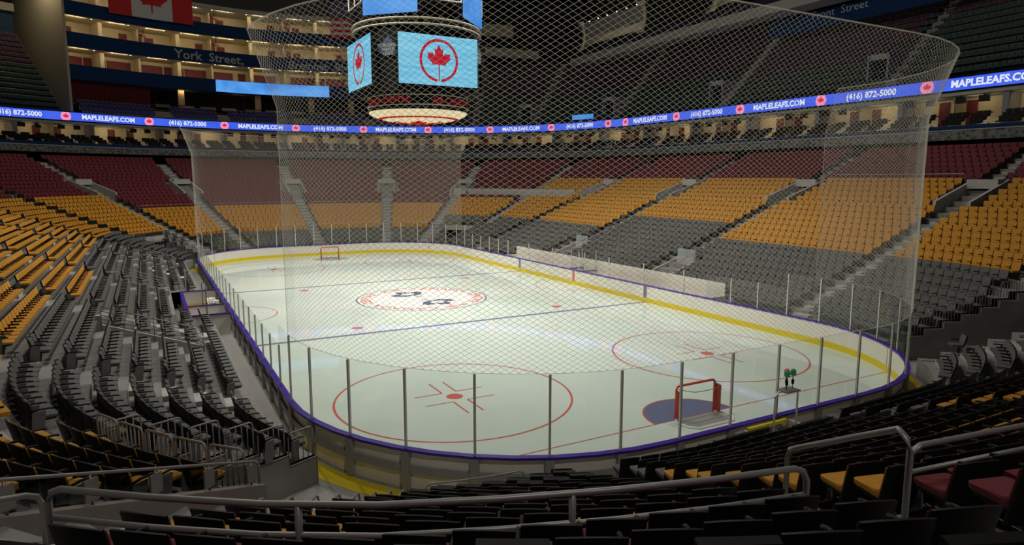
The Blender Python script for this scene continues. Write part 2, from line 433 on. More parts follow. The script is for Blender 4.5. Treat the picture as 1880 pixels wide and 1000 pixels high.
# ------------------------------------------------------------------ goals
def make_goal(sy, label):
    g = thing('hockey_goal', label, 'hockey goal', (0, sy*GLY, 0), 0 if sy < 0 else PI, 'hockey goals')
    # local: opening towards +y, back at -y
    P = [(-0.915,0,0.01),(-0.915,0,1.10)] + [(-0.915+0.12*(1-math.cos(a)),0,1.10+0.12*math.sin(a)) for a in (0.5,1.0,1.57)] + \
        [(0.915-0.12*(1-math.cos(a)),0,1.10+0.12*math.sin(a)) for a in (1.57,1.0,0.5)] + [(0.915,0,1.10),(0.915,0,0.01)]
    MB().tube(P, 0.045, 10).build('post_and_crossbar', M_GOALRED, g, True)
    B = [(-0.915,-0.03,0.03)] + [(-1.12+0.02*k,-0.28-0.17*k,0.03) for k in range(4)] + [(-0.80,-1.05,0.03),(0.80,-1.05,0.03)] + [(1.06-0.0*k-0.02*(3-k)+0.06,-0.79+0.17*k,0.03) for k in range(4)] + [(0.915,-0.03,0.03)]
    MB().tube(B, 0.045, 8).build('base_frame', M_WHT, g, True)
    MB().tube([(-0.87,-0.04,1.12),(-0.80,-0.34,1.14),(-0.55,-0.50,1.10),(0,-0.54,1.09),(0.55,-0.50,1.10),(0.80,-0.34,1.14),(0.87,-0.04,1.12)], 0.012, 6).build('top_rear_bar', M_STEELD, g, True)
    for sx in (-1, 1):
        MB().box((sx*0.93-0.01,-0.30,0.06),(sx*0.93+0.01,-0.03,1.08)).build('side_pad', mat('goal_pad_red', (0.42,0.05,0.02), 0.7), g)
    MB().add([(-0.86,-0.05,0.012),(0.86,-0.05,0.012),(1.05,-0.7,0.012),(0.78,-1.02,0.012),(-0.78,-1.02,0.012),(-1.05,-0.7,0.012)], [(0,5,4,3,2,1)]).build('floor_mat', mat('goal_mat_grey', (0.26,0.27,0.25), 0.6), g)
    return g
make_goal(-1, 'red framed hockey goal nearest the camera, seen from behind through the glass')
make_goal(1, 'red framed hockey goal at the distant end of the ice')

# ------------------------------------------------------------------ seating bowl
NROW = 28
def zf(i): return 0.83 + 0.32*i + 0.001*i*i
def dback(i): return 1.8 + 0.90*i, 1.5 + 0.83*i       # (side, end)
def dfront(i): a, b = dback(i); return a - 0.72, b - 0.66
AISLES = [('S',1,7.2),('S',1,20.8),('C',(1,1),47),('C',(1,1),71.2),('E',1,0.3),('C',(-1,1),71.2),('C',(-1,1),47),('S',-1,21.3),('S',-1,12.0),('S',-1,0.8),
          ('S',-1,-9.5),('S',-1,-20.5),('C',(-1,-1),45.7),('C',(-1,-1),71.4),('E',-1,0.3),('C',(1,-1),71.2),('C',(1,-1),47),('S',1,-20.0),('S',1,-6.5)]
BLOCK = ['block behind distant bench end','distant corner past the benches','distant end beside bench corner','distant end block past goal','distant end block opposite',
         'distant end beside tunnel corner','distant corner past penalty box','block beyond penalty box','block just past penalty box','block beside penalty box',
         'block nearer than penalty box','corner block before near tunnel','near end beside glass guardrail','near end block under camera','near end block behind goal',
         'near end last block','corner block beyond dark tunnel','block behind near bench end','block behind middle of benches']
def tunnel(k, i):      # true where the corner tunnels cut the rows
    return k[0] == 'C' and 24.5 < k[2] < TA(k[1]) and i < TD(k[1])
def TD(sg): return 8 if sg == (1,-1) else 6
def TA(sg): return 48.3 if sg == (-1,-1) else 42.0
def platform(k, i): return k[0] == 'C' and k[1] == (1,1) and 3 < k[2] < 50 and i in (15, 16)
def boxzone(k, i):     # benches and penalty box take the first rows
    if k[0] != 'S': return False
    if k[1] == 1 and -14.6 < k[2] < 12.6 and i < 1: return True
    if k[1] == -1 and -5.7 < k[2] < 4.1 and i < 2: return True
    return False
def colour(k, b, i):
    g, y = 8, 21
    if k[0] == 'E': g, y = 4, 12
    elif k[0] == 'C':
        a = k[2]
        if a > 47: g, y = 4, 12
        elif k[1] == (1,1): g, y = 8, (21 if a < 21 else 14)
        elif k[1] == (-1,1): g, y = (7 if a < 21 else 6), 16
        elif k[1] == (-1,-1): g, y = (7 if a < 21 else 6), 16
        else: g, y = (8 if a < 24.5 else 6), 21
    elif k[1] == 1: g, y = (11 if b == 18 else 8), 21
    else: g, y = {7: 7, 8: 7, 9: 6, 10: 7}.get(b, 7), 21
    return 0 if i < g else (1 if i < y else 2)
def row_path(i, off=0.0, step=0.35):
    a, b = dback(i); return loop_path(a + off, b + off, step, 1.0)
def tag_s(path, acc, tg):
    best = None
    for j, (p, n, k) in enumerate(path):
        if k[0] == tg[0] and k[1] == tg[1]:
            d = abs(k[2] - tg[2])
            if best is None or d < best[0]: best = (d, acc[j])
    return best[1]
SEATS = []   # dict(pos, rz, col, row, block, idx)
for i in range(NROW):
    path = row_path(i); ac = [0.0]
    for j in range(len(path)): ac.append(ac[-1] + (path[(j+1) % len(path)][0] - path[j][0]).length)
    T = ac[-1]
    cuts = [tag_s(path, ac, a) for a in AISLES]
    extra = []
    if i >= 6: extra = [tag_s(path, ac, ('C', c, 21.5)) for c in ((1,1),(-1,1),(-1,-1),(1,-1))]
    vom = 16 <= i <= 20
    for b in range(len(cuts)):
        s0, s1 = cuts[b], cuts[(b+1) % len(cuts)]
        if s1 < s0: s1 += T
        m0 = m1 = 1.45 if vom else 0.62
        if b == 12: m0 = 1.15
        if b == 11: m1 = 1.25
        s0 += m0; s1 -= m1
        n = int((s1 - s0) / 0.55); pad = ((s1 - s0) - n*0.55) / 2
        cnt = 0
        for q in range(n):
            s = s0 + pad + (q + 0.5)*0.55
            if any(abs(((s - e + T/2) % T) - T/2) < 0.80 for e in extra): continue
            ss = s % T; lo, hi = 0, len(path)
            while hi - lo > 1:
                mid = (lo+hi)//2
                if ac[mid] <= ss: lo = mid
                else: hi = mid
            A = path[lo]; B = path[(lo+1) % len(path)]; t = (ss - ac[lo]) / max(1e-6, ac[lo+1]-ac[lo])
            k = A[2]; p = A[0].lerp(B[0], t); nn = A[1].lerp(B[1], t).normalized()
            if tunnel((k[0], k[1], k[2] + (0.8 if k[2] < 33 else -0.8)) if k[0] == 'C' else k, i) or platform(k, i) or boxzone(k, i): continue
            if k[0] == 'C' and i < TD(k[1]) and (23.3 < k[2] < TA(k[1]) + 0.9): continue
            if k[0] == 'E' and k[1] == -1 and -2.1 < k[2] < 0.6 and i < 1: continue
            if k[0] == 'S' and k[1] == 1 and abs(abs(k[2]) - 6.85) < 1.75 and i < 5: continue
            if k[0] == 'S' and k[1] == -1 and i in (1,2,3,4) and any(abs(k[2]-yy) < 0.75 for yy in (-13.6, 0.4, 16.4)): continue
            if (p - Vector((CAM.x, CAM.y))).length < 2.6: continue
            if k[0] == 'C' and k[1] == (-1,-1) and 40.5 < k[2] < 44 and i < 14: continue
            cnt += 1
            SEATS.append(dict(p=Vector((p.x - nn.x*0.22, p.y - nn.y*0.22, zf(i))), rz=math.atan2(-nn.y, -nn.x) - PI/2, col=colour(k, b, i), row=i, block=b, idx=cnt))
print('seats', len(SEATS))

# terraces: one piece per span, treads and risers with real thickness
def terrace(name, sel, i0, i1, label, m=M_CONC):
    mb = MB()
    for i in range(i0, i1):
        fa = loop_path(*dfront(i), 1.2, 2.5); fb = loop_path(*dfront(i+1), 1.2, 2.5)
        z = zf(i); zl = zf(i-1) if i > i0 else 0.0
        for j in range(len(fa)):
            j2 = (j+1) % len(fa)
            k = fa[j][2]
            if not sel(k, i): continue
            a, b2, c, d = fa[j][0], fa[j2][0], fb[j2][0], fb[j][0]
            mb.add([(a.x,a.y,z),(b2.x,b2.y,z),(c.x,c.y,z),(d.x,d.y,z),(a.x,a.y,zl),(b2.x,b2.y,zl)], [(0,1,2,3),(4,5,1,0)])
    return struct(mb, name, m, label)
def tunnel_cut(k, i): return k[0] == 'C' and 24.9 <= k[2] < TA(k[1]) + 0.4 and i < TD(k[1])
def corr(k, i): return k[0] == 'S' and k[1] == 1 and 5.9 < abs(k[2]) < 7.7 and i < 5
ter = lambda f: (lambda k, i: f(k) and not tunnel_cut(k, i) and not boxzone(k, i))
terrace('terrace_floor', ter(lambda k: k[0] == 'S' and k[1] == 1), 0, NROW, 'stepped concrete seating terrace behind the player benches')
terrace('terrace_floor', ter(lambda k: k[0] == 'S' and k[1] == -1), 0, NROW, 'stepped concrete seating terrace beside the penalty box')
terrace('terrace_floor', ter(lambda k: k[0] == 'E' and k[1] == 1), 0, NROW, 'stepped concrete seating terrace at the distant end')
terrace('terrace_floor', ter(lambda k: k[0] == 'E' and k[1] == -1), 0, NROW, 'stepped concrete seating terrace under the camera')
for sg, lb in (((1,1),'bench side distant corner'), ((-1,1),'penalty side distant corner'), ((-1,-1),'penalty side near corner'), ((1,-1),'bench side near corner')):
    terrace('terrace_floor', ter(lambda k, sg=sg: k[0] == 'C' and k[1] == sg), 0, NROW, 'stepped concrete seating terrace, ' + lb)
# aisle half steps
def aisle_steps(tg, lo, hi):
    mb = MB()
    for i in range(lo, hi-1):
        a, n = pt(*tg, *dfront(i+1)); t = Vector((-n.y, n.x)); b = a - n*0.42
        z0, z1 = zf(i), (zf(i)+zf(i+1))/2
        q = [a + t*0.5, a - t*0.5, b - t*0.5, b + t*0.5]
        mb.prism([(v.x, v.y) for v in q], z0, z1)
    return struct(mb, 'aisle_steps_floor', M_CONCL, 'concrete aisle steps between seat blocks')
for j, a in enumerate(AISLES):
    lo = 7 if a[0] == 'C' and a[1] == (-1,-1) and a[2] < 50 else 5 if (a[0] == 'S' and a[1] == 1 and abs(abs(a[2]) - 6.85) < 0.6) else (2 if a[0] == 'S' and a[1] == -1 and a[2] == 0.8 else 0)
    aisle_steps(a, lo, 16); aisle_steps(a, 21, NROW)
for c in ((1,1),(-1,1),(-1,-1),(1,-1)): aisle_steps(('C', c, 21.5), TD(c), NROW)

# corner tunnels
def tunnel_walls(sg, doors):
    D = TD(sg); A1 = TA(sg) + 0.2
    for a in (24.7, A1):
        mb = MB()
        P = []
        for i in range(0, D):
            for jj in (i, i+1): P.append((pt('C', sg, a, *dfront(jj))[0], zf(i)))
        n = len(P); vs = [(p.x, p.y, 0) for p, z in P] + [(p.x, p.y, z) for p, z in P]
        tv = pt('C', sg, a, 0, 0)[1]; tv = Vector((-tv.y, tv.x))*0.12*(1 if (sg[0]*sg[1] > 0) == (a > 33) else -1)
        vs2 = [(v[0]+tv.x, v[1]+tv.y, v[2]) for v in vs]
        fs = []
        for q in range(n-1): fs += [(q, q+1, n+q+1, n+q), (2*n+q, 3*n+q, 3*n+q+1, 2*n+q+1), (n+q, n+q+1, 3*n+q+1, 3*n+q)]
        fs.append((0, n, 3*n, 2*n))
        mb.add(vs + vs2, fs)
        struct(mb, 'wall_tunnel', M_CONC, 'stepped concrete side wall of a corner tunnel')
    mb = MB(); path = [pt('C', sg, lerp(24.7, 42.2, q/6), *dfront(D)) for q in range(7)]
    mb.sweep([(p, n) for p, n in path], [(-0.02, 2.2), (0.2, 2.2), (0.2, zf(D)), (-0.02, zf(D))])
    struct(mb, 'wall_tunnel_lintel', M_CONCL, 'pale lintel over a corner tunnel')
    mb = MB(); path = [pt('C', sg, lerp(24.7, 42.2, q/6), dfront(D)[0] + 1.4, dfront(D)[1] + 1.4) for q in range(7)]
    mb.sweep([(p, n) for p, n in path], [(0, 0), (0.2, 0), (0.2, 2.3), (0, 2.3)])
    struct(mb, 'wall_tunnel_back', M_DKG, 'dark back wall of a corner tunnel')
    d = thing('tunnel_door', doors, 'door', (0,0,0))
    mb = MB(); path = [pt('C', sg, lerp(27.0, 40.0, q/4), dfront(D)[0] + 1.2, dfront(D)[1] + 1.2) for q in range(5)]
    mb.sweep([(p, n) for p, n in path], [(-0.1, 0.02), (0.06, 0.02), (0.06, 2.18), (-0.1, 2.18)]).build('door_leaf', M_BLUE, d)
    return d
tunnel_walls((1,1), 'blue door in the tunnel at the distant bench side corner')
tunnel_walls((-1,1), 'blue door in the tunnel at the distant penalty side corner')
tunnel_walls((-1,-1), 'blue door in the tunnel beside the glass guardrail')
tunnel_walls((1,-1), 'blue door in the tunnel past the dark seats near the goal')

# vomitory portals at the upper aisles
def vomitory(tg, label):
    p0, n = pt(*tg, *dfront(16)); t = Vector((-n.y, n.x)); p1, _ = pt(*tg, *dfront(21))
    L = (p1 - p0).length; z0 = zf(16); zt = zf(20) + 0.75
    M = Matrix.Translation((p0.x, p0.y, z0)) @ Matrix(((n.x, t.x, 0, 0), (n.y, t.y, 0, 0), (0, 0, 1, 0), (0, 0, 0, 1)))
    v = tag(bpy.data.objects.new('vomitory_wall', None), label, None, None, 'structure'); COL.objects.link(v)
    for s in (-1, 1):
        y0, y1 = sorted((s*0.95, s*1.15))
        MB().add([M @ Vector(c) for c in ((0,y0,0.02),(L,y0,0.02),(L,y0,zt-z0),(0,y0,0.75),(0,y1,0.02),(L,y1,0.02),(L,y1,zt-z0),(0,y1,0.75))],
                 [(0,1,2,3),(7,6,5,4),(0,4,5,1),(1,5,6,2),(2,6,7,3),(3,7,4,0)]).build('side_wall', M_CONCL, v)
    MB().box((L-1.1, -0.95, zt-z0-0.62), (L, 0.95, zt-z0), 0, M).build('lintel_panel', M_CONCL, v)
    MB().box((L-0.12, -0.95, 0.02), (L-0.06, 0.95, zt-z0-0.6), 0, M).build('opening_shade_panel', M_DARK, v)  # black panel stands in for the shade inside the opening
    return v
for j, a in enumerate(AISLES):
    vomitory(a, 'vomitory opening in an upper aisle of the bowl')

# ------------------------------------------------------------------ seats: shapes
def slab(mb, lo, hi, tilt, piv, mi):
    M = Matrix.Translation(piv) @ Matrix.Rotation(tilt, 4, 'X')
    return mb.box(lo, hi, mi, M)
def seat_simple():
    """local: faces +y, origin on the floor.  materials 0 colour 1 black 2 grey"""
    mb = MB()
    slab(mb, (-0.25,-0.035,0.0), (0.25,0.035,0.46), R(14), (0,-0.13,0.40), [1,1,1,1,0,1])
    mb.box((-0.24,-0.16,0.385), (0.24,0.27,0.475), [1,0,1,0,0,0])
    mb.box((0.243,-0.18,0.585), (0.285,0.16,0.625), 1)
    mb.box((0.25,-0.22,0.02), (0.278,-0.08,0.60), 2)
    return mb
def seat_tiny():
    mb = MB()
    slab(mb, (-0.25,-0.035,0.0), (0.25,0.035,0.46), R(14), (0,-0.13,0.40), [1,1,1,1,0,1])
    mb.box((-0.24,-0.16,0.385), (0.24,0.27,0.475), [1,0,1,0,0,0])
    mb.add([(0.245,-0.18,0.625),(0.285,-0.18,0.625),(0.285,0.16,0.625),(0.245,0.16,0.625),(0.245,-0.18,0.585),(0.285,-0.18,0.585),(0.285,0.16,0.585),(0.245,0.16,0.585)],
           [(0,1,2,3),(2,6,7,3),(4,0,3,7),(1,5,6,2)], 1)
    return mb
COLS = [('charcoal', M_GRAY), ('yellow', M_YEL), ('red', M_RED)]
SIMPLE = [seat_simple().mesh(c + '_seat', [m, M_BLACK, M_PED]) for c, m in COLS]
def curved_back(y_off, thick, w, z0, z1, bow, tilt, nx=8, nz=5):
    mb = MB(); V = []; F = []
    for side in (0, 1):
        for iz in range(nz+1):
            for ix in range(nx+1):
                u = ix/nx*2-1; vz = iz/nz
                x = u*w*(1 - 0.04*(1-vz)); z = lerp(z0, z1, vz) - 0.035*u*u*vz + 0.0
                y = y_off - bow*(1-u*u) - math.tan(tilt)*(z - 0.40) + (thick if side == 0 else 0.0)
                V.append((x, y, z))
    S = (nx+1)*(nz+1); I = lambda s, iz, ix: s*S + iz*(nx+1) + ix
    for iz in range(nz):
        for ix in range(nx):
            F.append((I(0,iz,ix), I(0,iz+1,ix), I(0,iz+1,ix+1), I(0,iz,ix+1)))
            F.append((I(1,iz,ix), I(1,iz,ix+1), I(1,iz+1,ix+1), I(1,iz+1,ix)))
    for ix in range(nx):
        F.append((I(0,nz,ix), I(1,nz,ix), I(1,nz,ix+1), I(0,nz,ix+1))); F.append((I(0,0,ix), I(0,0,ix+1), I(1,0,ix+1), I(1,0,ix)))
    for iz in range(nz):
        F.append((I(0,iz,0), I(1,iz,0), I(1,iz+1,0), I(0,iz+1,0))); F.append((I(0,iz,nx), I(0,iz+1,nx), I(1,iz+1,nx), I(1,iz,nx)))
    return mb.add(V, F)
def rounded_pan(w, y0, y1, z0, z1, r=0.06):
    """cushion: waterfall front edge, rounded corners"""
    poly = []
    for cx, cy, a0 in ((w-r, y1-r, 0), (-w+r, y1-r, 90), (-w+r*0.5, y0+r*0.5, 180), (w-r*0.5, y0+r*0.5, 270)):
        rr = r if a0 < 180 else r*0.5
        for k in range(4): a = R(a0 + 30*k); poly.append((cx + rr*math.cos(a), cy + rr*math.sin(a)))
    n = len(poly); mb = MB(); V = []; F = []
    for s, z in ((0.96, z0), (1.0, z0+0.02), (1.0, z1-0.025), (0.94, z1)):
        V += [(x*s, (y-(y0+y1)/2)*s + (y0+y1)/2, z - (0.02 if (y > y1-0.1 and z == z1) else 0)) for x, y in poly]
    for l in range(3): F += [(l*n+i, l*n+(i+1) % n, (l+1)*n+(i+1) % n, (l+1)*n+i) for i in range(n)]
    F += [tuple(range(n))[::-1], tuple(3*n+i for i in range(n))]
    return mb.add(V, F)
PROTO = []
for ci, (c, m) in enumerate(COLS):
    t = thing('yellow_stadium_seat' if ci == 1 else ('red_stadium_seat' if ci == 2 else 'charcoal_stadium_seat'), 'x', 'seat')
    curved_back(-0.17, 0.024, 0.252, 0.24, 0.87, 0.045, R(13)).build('back_shell', M_BLACK, t, False)
    curved_back(-0.146, 0.035, 0.232, 0.42, 0.835, 0.04, R(13)).build('back_cushion', m, t, False)
    rounded_pan(0.235, -0.16, 0.29, 0.40, 0.485).build('seat_cushion', m, t)
    MB().prism([(-0.21,-0.17),(0.21,-0.17),(0.21,0.24),(-0.21,0.24)], 0.355, 0.40).build('seat_pan', M_BLACK, t)
    MB().tube([(0.266,-0.20,0.615),(0.266,-0.05,0.635),(0.266,0.12,0.63),(0.266,0.19,0.61)], 0.021, 8).build('armrest', M_BLACK, t, True)
    MB().add([(0.262,-0.24,0.0),(0.262,-0.02,0.0),(0.262,0.02,0.36),(0.262,0.05,0.59),(0.262,-0.20,0.59),(0.262,-0.23,0.3),
              (0.280,-0.24,0.0),(0.280,-0.02,0.0),(0.280,0.02,0.36),(0.280,0.05,0.59),(0.280,-0.20,0.59),(0.280,-0.23,0.3)],
             [(0,1,2,3,4,5),(11,10,9,8,7,6),(0,6,7,1),(1,7,8,2),(2,8,9,3),(3,9,10,4),(4,10,11,5),(5,11,6,0)]).build('side_plate', M_PED, t)
    PROTO.append(t)

# which 300 of each colour show largest
def seat_mat(s): return Matrix.Translation(s['p']) @ Matrix.Rotation(s['rz'], 4, 'Z')
occV = []; occF = []
for s in SEATS:
    M = seat_mat(s); k = len(occV)
    occV += [M @ Vector(c) for c in ((-0.25,-0.13,0.40),(0.25,-0.13,0.40),(0.25,-0.24,0.84),(-0.25,-0.24,0.84),(-0.24,-0.15,0.46),(0.24,-0.15,0.46),(0.24,0.27,0.46),(-0.24,0.27,0.46))]
    occF += [(k,k+1,k+2,k+3), (k+4,k+5,k+6,k+7)]
for o in COL.objects:
    if o.name.startswith('terrace_floor') or o.name.startswith('wall_'):
        k = len(occV); occV += [o.matrix_world @ v.co for v in o.data.vertices]; occF += [tuple(k+i for i in p.vertices) for p in o.data.polygons]
bvh = BVHTree.FromPolygons(occV, occF)
TEST = [(-0.2,-0.225,0.80),(0.2,-0.225,0.80),(0,-0.18,0.62),(-0.15,-0.15,0.52),(0.15,-0.15,0.52),(0,0.24,0.47),(-0.18,0.05,0.47),(0.18,0.05,0.47)]
for s in SEATS:
    M = seat_mat(s); c = M @ Vector((0,-0.1,0.6)); pr = proj(c); s['score'] = 0.0; s['D'] = (c - CAM).length
    if pr is None or not (-10 < pr[0] < 1890 and -10 < pr[1] < 1025): continue
    vis = 0
    for q in TEST:
        w = M @ Vector(q); pq = proj(w)
        if pq is None or not (0 <= pq[0] <= 1880 and 0 <= pq[1] <= 1000): continue
        d = CAM - w; L = d.length; d /= L
        h = bvh.ray_cast(w + d*0.05, d, L)
        if h[0] is None: vis += 1
    s['score'] = vis / len(TEST) / s['D']**2
NIND = 300
rest = [MB(), MB(), MB()]; tiny = seat_tiny(); simp = seat_simple()
nparts = 0
SIDE = {}
for ci in range(3):
    L = sorted([s for s in SEATS if s['col'] == ci], key=lambda s: -s['score'])
    for r, s in enumerate(L):
        M = seat_mat(s)
        if r < NIND and s['score'] > 0:
            nm = ('charcoal', 'yellow', 'red')[ci]
            near = s['D'] < 26
            lab = f"{nm} folding seat, {ORD(s['idx'])} in row {s['row']+1} from the ice, {BLOCK[s['block']]}"
            if near:
                o = copy_tree(PROTO[ci]); nparts += 1
            else:
                o = bpy.data.objects.new(nm + '_stadium_seat', SIMPLE[ci]); COL.objects.link(o)
            o.location = s['p']; o.rotation_euler = (0, 0, s['rz'])
            tag(o, lab, 'seat', f'{nm} seats of the lower bowl')
        else:
            pr = proj(s['p'])
            if s['score'] <= 0 and (pr is None or not (-250 < pr[0] < 2130 and -300 < pr[1] < 1300)): continue
            src = simp if s['D'] < 30 else tiny
            k = len(rest[ci].v)
            rest[ci].v += [tuple(M @ Vector(v)) for v in src.v]
            rest[ci].f += [tuple(k+i for i in f) for f in src.f]; rest[ci].m += src.m
for ci, nm in enumerate(('charcoal', 'yellow', 'red')):
    tag(rest[ci].build(nm + '_seat_rows', [COLS[ci][1], M_BLACK, M_PED]), f'remaining {nm} folding seats further off around the lower bowl', 'seats', None, 'stuff')
for t in PROTO:
    for c in list(t.children): bpy.data.objects.remove(c)
    bpy.data.objects.remove(t)
print('seats with parts', nparts)

# ------------------------------------------------------------------ floor around the rink
mb = MB(); a = loop_path(0.05, 0.05, 2, 5); b = loop_path(9.5, 9.0, 2, 5)
n = len(a)
mb.add([(p.x, p.y, 0.0) for p,_,_ in a] + [(p.x, p.y, 0.0) for p,_,_ in b], [(i, (i+1) % n, n+(i+1) % n, n+i) for i in range(n)])
struct(mb, 'floor_concourse', M_FLOOR, 'pale concrete floor around the outside of the boards')

# ------------------------------------------------------------------ rails in the lower bowl
def rail_thing(name, label, cat, pts, h, r=0.03, lower=0.30, every=2.2, group=None, hooks=True):
    """pts: floor points (x,y,z) along the rail; top tube at +h, second tube at h-lower, posts"""
    t = thing(name, label, cat, (0,0,0), 0, group)
    P = [Vector(p) for p in pts]; up = lambda p, z: (p.x, p.y, p.z + z)
    top = [up(p, h) for p in P]
    if hooks:
        d0 = (P[1]-P[0]).normalized(); d1 = (P[-2]-P[-1]).normalized()
        top = [up(P[0], 0.02), up(P[0], h-0.14), up(P[0] + d0*0.05, h-0.04), up(P[0] + d0*0.15, h)] + top[1:-1] + [up(P[-1] + d1*0.15, h), up(P[-1] + d1*0.05, h-0.04), up(P[-1], h-0.14), up(P[-1], 0.02)]
    MB().tube(top, r, 8).build('top_rail', M_STEEL, t, True)
    if lower: MB().tube([up(p, h-lower) for p in P], r*0.85, 8).build('lower_rail', M_STEEL, t, True)
    L = [0.0]
    for i in range(len(P)-1): L.append(L[-1] + (P[i+1]-P[i]).length)
    n = max(1, int(round(L[-1]/every)))
    for k in range(0 if not hooks else 1, n + (1 if not hooks else 0)):
        s = L[-1]*k/n; i = max(j for j in range(len(L)) if L[j] <= s + 1e-6); i = min(i, len(P)-2)
        q = P[i].lerp(P[i+1], (s - L[i]) / max(1e-6, L[i+1]-L[i]))
        MB().tube([up(q, 0.02), up(q, h)], r, 8).build('rail_post', M_STEEL, t, True)
    return t
def arc_pts(kind, sg, a, b, ds, de, z, step):
    n = max(2, int(abs(b-a)/step)); out = []
    for i in range(n+1):
        p, _ = pt(kind, sg, lerp(a, b, i/n), ds, de); out.append((p.x, p.y, z))
    return out
# guard rails where the yellow rows meet the red rows
de12 = dfront(12); z12 = zf(12)
def red_rail(sg, a, b, label):
    o = 0.04
    rail_thing('guard_rail', label, 'railing', arc_pts('C', sg, a, b, de12[0]+o, de12[1]+o, z12, 3), 0.76, 0.034, 0.29, 2.3, 'rails between yellow and red seats')
red_rail((-1,-1), 47.9, 69.4, 'grey two-bar railing across the whole foreground, before the red seats')
MIDZ = arc_pts('C', (-1,-1), 73.6, 90, de12[0], de12[1], z12, 6) + arc_pts('E', -1, -3.9, -0.5, de12[0], de12[1], z12, 2.2)
rail_thing('guard_rail', 'grey two-bar railing beyond the aisle loop, rising along the red seats', 'railing', MIDZ, 0.76, 0.034, 0.29, 2.3, 'rails between yellow and red seats')
rail_thing('guard_rail', 'thin railing above distant yellow seats opposite the goal', 'railing', arc_pts('E', 1, -0.6, -CX, de12[0], de12[1], z12, 2.5) + arc_pts('C', (-1,1), 88, 73, de12[0], de12[1], z12, 6), 0.76, 0.03, 0.3, 3, 'rails between yellow and red seats')
rail_thing('guard_rail', 'thin railing above distant yellow seats past the goal', 'railing', arc_pts('E', 1, 1.2, CX, de12[0], de12[1], z12, 2.5) + arc_pts('C', (1,1), 88, 73, de12[0], de12[1], z12, 6), 0.76, 0.03, 0.3, 3, 'rails between yellow and red seats')
rail_thing('guard_rail', 'thin railing above distant yellow seats near the tunnel corner', 'railing', arc_pts('C', (-1,1), 69.5, 48.8, de12[0], de12[1], z12, 6), 0.76, 0.03, 0.3, 3, 'rails between yellow and red seats')
d21 = dfront(21)
rail_thing('guard_rail', 'thin railing above yellow seats near the benches, beside the vomitory', 'railing', [(12.954+d21[0], y, zf(21)) for y in (-18.4,-16,-13,-10.5,-8.1)], 0.76, 0.03, 0.3, 3, 'rails between yellow and red seats')

# aisle handrail loops
def aisle_loop(c0, c1, z0, z1, t0, t1, label, r=0.032):
    """tube loop between plan points (angle, d): floors z0,z1 and tops t0,t1"""
    t = thing('aisle_handrail', label, 'handrail', (0,0,0), 0, 'aisle handrail loops')
    def q(c): n = Vector((-math.cos(R(c[0])), -math.sin(R(c[0])))); return Vector((-CX, -CY)) + n*(R0 + c[1])
    a, b = q(c0), q(c1); d = (b-a).normalized()
    P = [(a.x,a.y,z0), (a.x,a.y,t0-0.16), (a.x+d.x*0.05,a.y+d.y*0.05,t0-0.05), (a.x+d.x*0.17,a.y+d.y*0.17,t0+0.02),
         (b.x-d.x*0.17,b.y-d.y*0.17,t1), (b.x-d.x*0.05,b.y-d.y*0.05,t1-0.05), (b.x,b.y,t1-0.16), (b.x,b.y,z1)]
    MB().tube(P, r, 8).build('handrail_tube', M_STEEL, t, True)
    for p, z in ((a, z0), (b, z1)):
        MB().lathe([(0.07,0.0),(0.07,0.012),(0.045,0.02)], 12, 0, (p.x, p.y, z)).build('floor_flange', M_STEEL, t)
    return t
aisle_loop((71.5,9.15), (71.2,11.15), 4.15, 4.85, 5.2, 6.1, 'bent tube handrail in the aisle between yellow and red seats')
aisle_loop((45.7,10.8), (45.7,12.9), 4.1, 4.9, 5.2, 5.75, 'bent tube handrail at the aisle near the grey posts')
aisle_loop((49.9,11.5), (46.2,12.3), 4.5, 4.5, 5.2, 5.2, 'low bent tube handrail in the nearest corner of the view')

# stepped guard rails along the corner tunnels
def hoop(a, b, z, t, pick=4, h=0.86):
    """hoop of one step between plan points a,b on floor z (local to t)"""
    d = b - a
    P = [(a.x,a.y,z), (a.x,a.y,z+h-0.10), (a.x+d.x*0.05,a.y+d.y*0.05,z+h-0.02), (a.x+d.x*0.12,a.y+d.y*0.12,z+h)] + \
        [(a.x+d.x*0.88,a.y+d.y*0.88,z+h), (a.x+d.x*0.95,a.y+d.y*0.95,z+h-0.02), (b.x,b.y,z+h-0.10), (b.x,b.y,z)]
    MB().tube(P, 0.022, 6).build('hoop', M_STEEL, t, True)
    for k in range(1, pick+1):
        q = a.lerp(b, k/(pick+1)); MB().tube([(q.x,q.y,z),(q.x,q.y,z+h)], 0.014, 5).build('picket', M_STEEL, t, True)
for sg, nm in (((-1,-1), 'near tunnel below the dark corner seats'), ((1,-1), 'tunnel past the goal judge'), ((-1,1), 'distant penalty side tunnel'), ((1,1), 'distant bench side tunnel')):
    for i in range(0, TD(sg)):
        t = thing('step_guard_rail', f'hoop rail with pickets, step {i+1} up, {nm}', 'guard rail', (0,0,0), 0, 'stepped tunnel rails')
        a = pt('C', sg, 24.3, *[v+0.06 for v in dfront(i)])[0]; b = pt('C', sg, 24.3, *[v-0.06 for v in dfront(i+1)])[0]
        hoop(a, b, zf(i), t)
    if sg[1] < 0:
        for q in range(5):
            t = thing('step_guard_rail', f'hoop rail with pickets, {ORD(q+1)} over the {nm}', 'guard rail', (0,0,0), 0, 'tunnel lintel rails')
            a = pt('C', sg, lerp(24.9, 41.5, (q+0.04)/5), *[v+0.1 for v in dfront(TD(sg))])[0]; b = pt('C', sg, lerp(24.9, 41.5, (q+0.96)/5), *[v+0.1 for v in dfront(TD(sg))])[0]
            hoop(a, b, zf(TD(sg)), t, 5)
